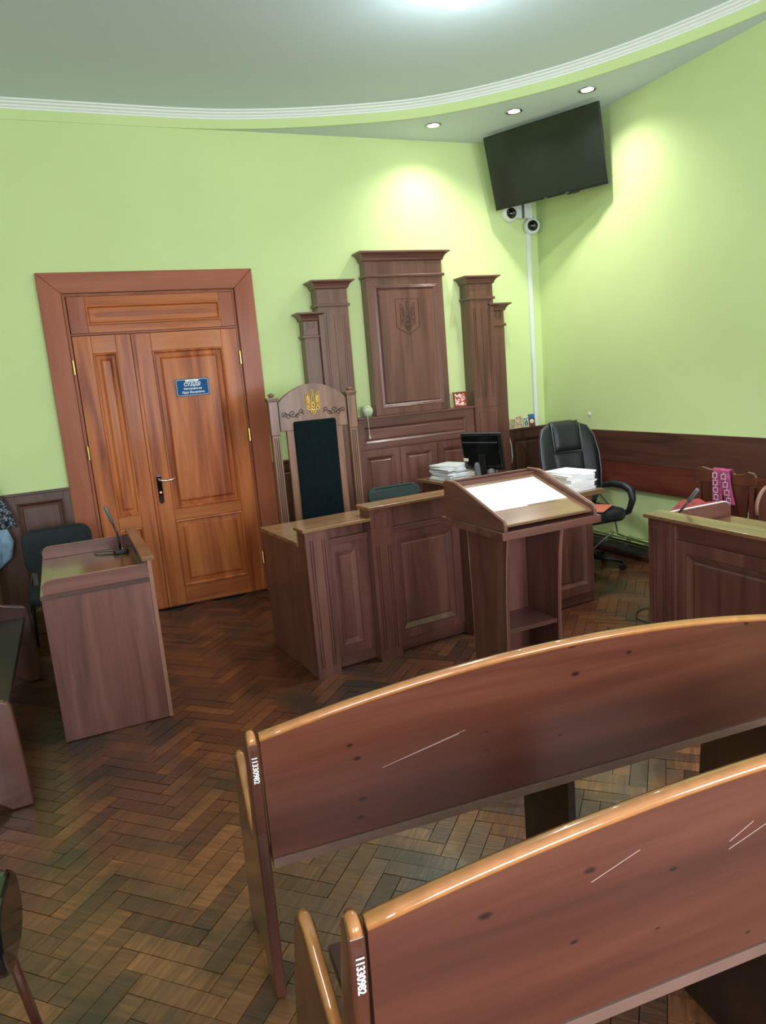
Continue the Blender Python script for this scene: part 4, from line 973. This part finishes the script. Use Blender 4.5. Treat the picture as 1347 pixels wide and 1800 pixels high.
# ------------------------------------------------------------------ lectern
LC = empty('lectern', (1.732, -3.336, 0), R(1.3), 'brown laminate lectern with sloping top and white sheet in the middle', 'lectern')
Bx('plate', 'lamX', LC, 0, .573, 0, .565, .963, 1.0, bevel=.002)
def lboard(x0, x1):
    poly = [(.010, 1.0005), (.010, 1.028), (.014, 1.040), (.022, 1.049), (.034, 1.055), (.42, 1.183), (.45, 1.188), (.545, 1.188), (.552, 1.184), (.552, 1.0005)]
    b = MB().prism(poly, x0, x1, 'X').build('side_board', 'lamY', LC, bevel=.001)
    MB().tube([((x0+x1)/2, y, z+.0005) for y, z in poly[1:8]], .006, 6).build('edging', 'edge', b, smooth=True)
lboard(.018, .036); lboard(.537, .555)
Bx('back_board', 'lamX', LC, .0365, .5365, .534, .552, 1.0005, 1.186)
sl_ = .300
def slope(q): return (q[0], q[1], q[2]+sl_*q[1])
MB().prism([(.0365, .024), (.5365, .024), (.5365, .475), (.0365, .475)], 1.010, 1.022, 'Z', slope).build('reading_board', 'top', LC, bevel=.001)
MB().prism([(.0365, .476), (.5365, .476), (.5365, .533), (.0365, .533)], 1.150, 1.162, 'Z').build('pen_tray', 'lamX', LC)
MB().prism([(.0365, .476), (.5365, .476), (.5365, .484), (.0365, .484)], 1.1625, 1.180, 'Z').build('tray_lip', 'lamX', LC)
zoff = 1.0225
MB().prism([(.062, .160), (.260, .160), (.263, .170), (.506, .170), (.506, .440), (.060, .428)], zoff, zoff+.0012, 'Z', slope).build('paper_sheet', 'paper', label='large white paper sheet on the sloping lectern top', cat='paper')
ps = bpy.data.objects['paper_sheet']; ps.location = LC.location; ps.rotation_euler = LC.rotation_euler
MB().prism([(.040, .150), (.533, .150), (.533, .470), (.040, .470)], zoff+.0016, zoff+.0040, 'Z', slope).build('glass_sheet', 'glass', label='clear glass plate covering the sheet on the lectern', cat='glass')
gs = bpy.data.objects['glass_sheet']; gs.location = LC.location; gs.rotation_euler = LC.rotation_euler
def lside(x0, x1):
    fy = [(.0, .165), (.2, .185), (.35, .190), (.6, .180), (.8, .162), (.9, .148), (.9625, .135)]; by = [(.9625, .515), (.7, .505), (.45, .50), (0, .505)]
    poly = [(y, z) for z, y in fy] + [(y, z) for z, y in by]
    b = MB().prism(poly, x0, x1, 'X').build('side_panel', 'lamZ', LC, bevel=.001)
    for p in (poly[:7], poly[7:]): MB().tube([(x0 if x0 < .3 else x1-.002, y, z) for y, z in p], .0025, 6).build('edging', 'edge', b, smooth=True)
lside(.120, .138); lside(.436, .454)
Bx('back_panel', 'lamZ', LC, .1385, .4355, .440, .456, 0, .9625)
Bx('shelf', 'lamX', LC, .1385, .4355, .195, .4395, .425, .447)

# ------------------------------------------------------------------ benches
def bench(loc, rz, lab, L_=1.89, splay=.04):
    def sp(q): return (q[0]-splay*max(0, q[1]), q[1], q[2])
    t = empty('wooden_bench', loc, rz, lab, 'bench', 'stained pine court benches')
    prof = [(0, 0), (-.004, .10), (-.030, .55), (-.058, .78)] + [(-.028-.030*math.cos(a), .812+.034*math.sin(a)) for a in [PI*k/8 for k in range(0, 9)]] + \
           [(.012, .76), (.028, .68), (.045, .58), (.060, .51), (.075, .480), (.092, .472), (.112, .480), (.150, .530), (.200, .595)] + \
           [(.250-.032*math.cos(a), .618+.032*math.sin(a)) for a in [PI*.15+PI*.75*k/6 for k in range(7)]] + [(.300, .55), (.335, .42), (.355, .30), (.37, .15), (.38, 0), (.30, 0), (.26, .05), (.12, .05), (.08, 0)]
    for x0 in (-.010, L_-.026):
        e = MB().prism(prof, x0, x0+.032, 'X', sp).build('end_board', 'benchend', t, bevel=.008, seg=3, ang=25)
        tp = MB().tube([sp((x0+.016, y, z)) for y, z in [(.112, .481), (.150, .531), (.200, .596), (.225, .633), (.245, .648), (.262, .648)]], .0135, 10).build('arm_edge', 'benchtop', e, smooth=True, label='worn amber arm edge')
        MB().tube([(x0+.016, y, z) for y, z in [(-.054, .826), (-.040, .842), (-.028, .845), (-.014, .840)]], .0125, 10).build('top_edge', 'benchtop', e, smooth=True)
    def lean(q): return (q[0], q[1]-.066*q[2]+.004, q[2])
    n = 28; xa, xb = .027, L_-.027
    top = lambda x: .918-.098*(x-.90)**2
    arc_ = [(xa+(xb-xa)*i/n, top(xa+(xb-xa)*i/n)) for i in range(n+1)]
    bp_ = MB().prism([(xa, .470)] + [(x, z-.016) for x, z in arc_] + [(xb, .470)], 0, .030, 'Y', lean).build('back_panel', 'bench', t)
    m = MB(); sec = [(-.001, -.016), (-.004, -.008), (-.002, -.001), (.008, .004), (.022, .004), (.032, -.001), (.034, -.008), (.031, -.016)]
    rows = [[m.bm.verts.new(lean((x, sy, z+sz))) for sy, sz in sec] for x, z in arc_]; K = len(sec)
    for i in range(n):
        for j in range(K): m.bm.faces.new((rows[i][j], rows[i+1][j], rows[i+1][(j+1) % K], rows[i][(j+1) % K]))
    m.bm.faces.new(rows[0]); m.bm.faces.new(rows[-1]); m.build('top_rail', 'benchtop', t, smooth=True, label='amber varnished rounded top edge')
    Bx('seat', 'bench', t, xa, xb, -.022, .36, .438, .468, bevel=.004)
    Bx('rear_edge', 'rearedge', t, xa, xb, -.0305, -.0225, .438, .4655, bevel=.001, label='rear edge of the seat, coloured pale as if lit')
    Bx('middle_support', 'darkseat', t, L_*.53, L_*.53+.03, .03, .33, 0, .437, bevel=.003)
    text_mesh('inventory_number', '11330982', .021, 'ink', t, Matrix.Translation((.006, -.0565, .755)) @ Matrix.Rotation(R(6.85), 4, 'X') @ Matrix.Rotation(R(90), 4, 'X') @ Matrix.Rotation(R(-90), 4, 'Z'), bold=.0004)
    return t
B1 = bench((.316, -4.256, 0), R(-4.5), 'front wooden bench nearest the lectern, with long pale scratches')
B2 = bench((.314, -5.010, 0), R(-4.8), 'nearest wooden bench at the bottom right of the picture', splay=.16)
for bb_, pts in ((B1, [[(.36, .66), (.62, .712)], [(.40, .668), (.60, .705)]]), (B2, [[(.47, .775), (.58, .812)], [(.80, .742), (.90, .775)], [(.80, .760), (.86, .790)]])):
    for p in pts: MB().tube([(x, -.066*z+.0035, z) for x, z in p], .0006, 5).build('scratch', 'scratch', bb_)

# left bench, mostly outside the picture
LB = empty('side_bench', (-.385, -2.712, 0), R(90), 'dark side bench at the left edge of the picture', 'bench', 'stained pine court benches')
def lend(y):     # local: x along +Y world, y -> -X world
    poly = [(0, 0), (.012, .30), (.018, .44)] + [(.060-.042*math.cos(a), .455+.052*math.sin(a)) for a in [PI*.5*k/6 for k in range(7)]] + [(.14, .525), (.22, .56), (.30, .66), (.36, .80), (.42, .86), (.46, .84), (.46, .0), (.36, 0), (.30, .06), (.16, .06), (.09, 0)]
    e = MB().prism(poly, y, y+.036, 'X').build('end_board', 'benchend', LB, bevel=.008, seg=3, ang=25)
lend(0); lend(1.62)
Bx('seat', 'darkseat', LB, .037, 1.619, .05, .42, .40, .43, bevel=.004)
MB().prism([(.425, .46), (.45, .46), (.47, .86), (.445, .86)], .037, 1.619, 'X').build('back_panel', 'bench', LB)

# carved chair with scarf behind the right desk
CC = empty('carved_chair', (3.80, -2.72, 0), R(-90+6), 'carved dark wooden chair with red things behind the right desk', 'chair')
# local: seat faces -y (world -x side)
top = [(-.215, .90), (-.215, .955), (-.205, .975), (-.17, .985), (-.12, .975), (-.07, .962), (-.03, .960), (.0, .968), (.03, .960), (.07, .950), (.12, .955), (.16, .972), (.20, .965), (.215, .94), (.215, .90), (.19, .885), (-.19, .885)]
MB().prism(top, .0, .025, 'Y').build('crest_rail', 'benchend', CC, bevel=.003)
MB().prism([(-.13, .44), (.13, .44), (.17, .884), (-.17, .884)], .003, .02, 'Y').build('splat', 'benchend', CC, bevel=.002)
for s in (-1, 1):
    Bx('back_post', 'benchend', CC, s*.19-.018, s*.19+.018, -.002, .028, 0, .884, bevel=.003); Bx('front_leg', 'benchend', CC, s*.19-.018, s*.19+.018, -.42, -.385, 0, .42, bevel=.003)
Bx('seat', 'benchend', CC, -.21, .21, -.42, .02, .421, .455, bevel=.005)
# scarf : two hanging strips over the chair back
def onC(x, y, z):
    a = R(-84); return (3.80+x*math.cos(a)-y*math.sin(a), -2.72+x*math.sin(a)+y*math.cos(a), z)
SC = empty('patterned_scarf', (3.80, -2.72, 0), R(-84), 'pink and white chain patterned scarf draped over the carved chair', 'scarf')
scm = plain('scarf_pink', (.32, .045, .12), .8, noise=.35, nscale=30)
m = MB()
def ribbon(m, pts, wv, th=.006):
    A = []
    for i, (x, y, z) in enumerate(pts):
        A.append([m.bm.verts.new((x-wv/2, y, z)), m.bm.verts.new((x, y-.012, z+.0)), m.bm.verts.new((x+wv/2, y, z)), m.bm.verts.new((x+wv/2, y+th, z)), m.bm.verts.new((x, y+th-.012, z)), m.bm.verts.new((x-wv/2, y+th, z))])
    for a, b in zip(A, A[1:]):
        for k in range(6): m.bm.faces.new((a[k], b[k], b[(k+1) % 6], a[(k+1) % 6]))
    m.bm.faces.new(A[0]); m.bm.faces.new(A[-1])
L1 = [(-.045, .05, .86), (-.045, .04, .95), (-.045, .012, .985), (-.045, -.012, .975), (-.04, -.016, .90), (-.038, -.018, .80), (-.03, -.02, .73)]
L2 = [(.012, .05, .86), (.012, .04, .95), (.012, .012, .982), (.012, -.014, .972), (.022, -.018, .90), (.04, -.02, .82), (.062, -.024, .76)]
ribbon(m, L1, .072); ribbon(m, L2, .068); m.build('cloth', scm, SC, smooth=False)
m = MB()
def chain(P, n):
    for k in range(n):
        x = P[3][0]+(P[-1][0]-P[3][0])*(k+.5)/n; z = P[3][2]-.01+(P[-1][2]-P[3][2]+.01)*(k+.5)/n; y = -.034
        m.tube([(x-.014, y, z-.015), (x+.014, y, z-.015), (x+.014, y, z+.015), (x-.014, y, z+.015)], .0032, 5, closed=True); m.tube([(x, y, z+.015), (x, y, z+.028)], .003, 5)
chain(L1, 5); chain(L2, 4); m.build('chain_print', 'violet', SC, label='pale chain pattern')
def lump(name, lab, cat, loc, sc_, mat, seed, rz=0):
    rnd = random.Random(seed); m = MB(); m.sphere((0, 0, 0), 1, 28, 18)
    ph = [rnd.uniform(0, 6) for _ in range(6)]
    for v in m.bm.verts:
        p = v.co.copy(); f = 1+.10*math.sin(4*p.x+ph[0])*math.cos(5*p.z+ph[1])+.08*math.sin(8*p.y+ph[2]+3*p.z)+.05*math.sin(13*p.x+ph[3])
        v.co = Vector((p.x*sc_[0]*f, p.y*sc_[1]*f, max(-.85, p.z)*sc_[2]*f))
    o = m.build(name, mat, smooth=True, label=lab, cat=cat); o.location = loc; o.rotation_euler = (0, 0, rz); return o
x, y, z = onC(-.05, -.21, .615); lump('red_garment', 'crumpled red garment heaped on the carved chair seat', 'clothing', (x, y, z), (.24, .17, .185), 'scarlet', 3)
x, y, z = onC(.20, -.12, .53); lump('dark_bag', 'small dark patterned bag beside the red garment', 'bag', (x+.02, y-.03, .545), (.075, .10, .10), 'pattern', 5)

# bench end right of the scarf
RB = empty('corner_bench', (3.72, -3.05, 0), R(0), 'dark wooden bench end with rounded pale edge behind the right desk', 'bench', 'stained pine court benches')
rp = [(-.01, 0), (-.01, .74)] + [(.12-.13*math.cos(a), .78+.13*math.sin(a)) for a in [PI*.5*k/8 for k in range(9)]] + [(.55, .905), (.55, 0)]
MB().prism(rp, 0, .03, 'Y').build('end_board', 'benchend', RB, bevel=.003)
MB().tube([(x, .012, z) for x, z in rp[1:11]], .012, 8).build('pale_edge', 'edge', RB, smooth=True)
Bx('seat', 'benchend', RB, .03, .50, -1.5, -.001, .42, .45); Bx('back_panel', 'wainsX', RB, .50, .53, -1.5, -.001, .42, .90)
# NB the end board's inner side is recessed
Bx('inner_panel', 'wains', RB, .11, .49, -.008, -.0005, .46, .88)

# coat at left
HK = empty('coat_hook', (-.74, -.001, 1.50), 0, 'brass coat hook on the wall at the left edge', 'hook')
MB().tube([(0, 0, 0), (0, -.06, -.01), (0, -.09, .02), (0, -.088, .045)], .006, 10).lathe([(0, 0), (.02, 0), (.02, .006), (0, .008)], (0, 0, 0), 16, Matrix.Rotation(R(90), 4, 'X')).build('hook', 'brass', HK, smooth=True)
def drape(name, lab, mat, c, rows, seed, n=40):
    """hanging garment: rows of (z, halfwidth_left, halfwidth_right, depth, fold)"""
    m = MB(); rg = []
    for (z, hl, hr, dpt, fo, sl2) in rows:
        r_ = []
        for k in range(n):
            a = 2*PI*k/n; x = math.cos(a); y = math.sin(a); hw = hr if x > 0 else hl
            f = 1+fo*math.sin(7*a+seed)+fo*.6*math.sin(11*a+2*seed)
            r_.append(m.bm.verts.new((c[0]+x*hw*f, c[1]+y*dpt*f, z+sl2*x)))
        rg.append(r_)
    for a, b in zip(rg, rg[1:]):
        for k in range(n): m.bm.faces.new((a[k], a[(k+1) % n], b[(k+1) % n], b[k]))
    m.bm.faces.new(rg[0]); m.bm.faces.new(rg[-1])
    return m.build(name, mat, smooth=True, label=lab, cat='clothing')
drape('patterned_jacket', 'dark jacket with pale leafy print hanging at the left edge', 'pattern', (-.74, -.14, 0), [(1.46, .03, .03, .02, 0, 0), (1.40, .11, .10, .05, .02, 0), (1.25, .15, .155, .08, .05, 0), (1.10, .16, .195, .09, .08, 0), (.98, .17, .235, .10, .12, -.02), (.90, .18, .235, .10, .16, -.03)], 1.0)
drape('blue_garment', 'light blue garment hanging below the patterned jacket', 'denim', (-.74, -.14, 0), [(1.05, .10, .12, .06, .02, 0), (.90, .13, .20, .075, .06, 0), (.75, .14, .225, .08, .10, .02), (.60, .14, .19, .08, .14, .05), (.52, .14, .10, .08, .16, .05)], 2.2)

# black chair at the left edge, near the camera
BC = empty('black_shell_chair', (-.535, -4.25, 0), R(-95), 'black rounded chair back at the lower left edge', 'chair')
V = []
m = MB()
pol = rrect(-.13, .13, .435, .625, .09, 6)
m.prism(pol, .20, .235, 'Y').build('backrest', 'blackgloss', BC, bevel=.012, seg=3)
MB().prism(rrect(-.21, .21, -.22, .19, .06, 5), .39, .43, 'Z').build('seat', 'black', BC, bevel=.012, seg=3)
for sx in (-1, 1):
    for sy in (-1, 1): MB().tube([(sx*.17, sy*.16, .39), (sx*.20, sy*.20, 0)], .013, 10).build('leg', 'benchend', BC, smooth=True)
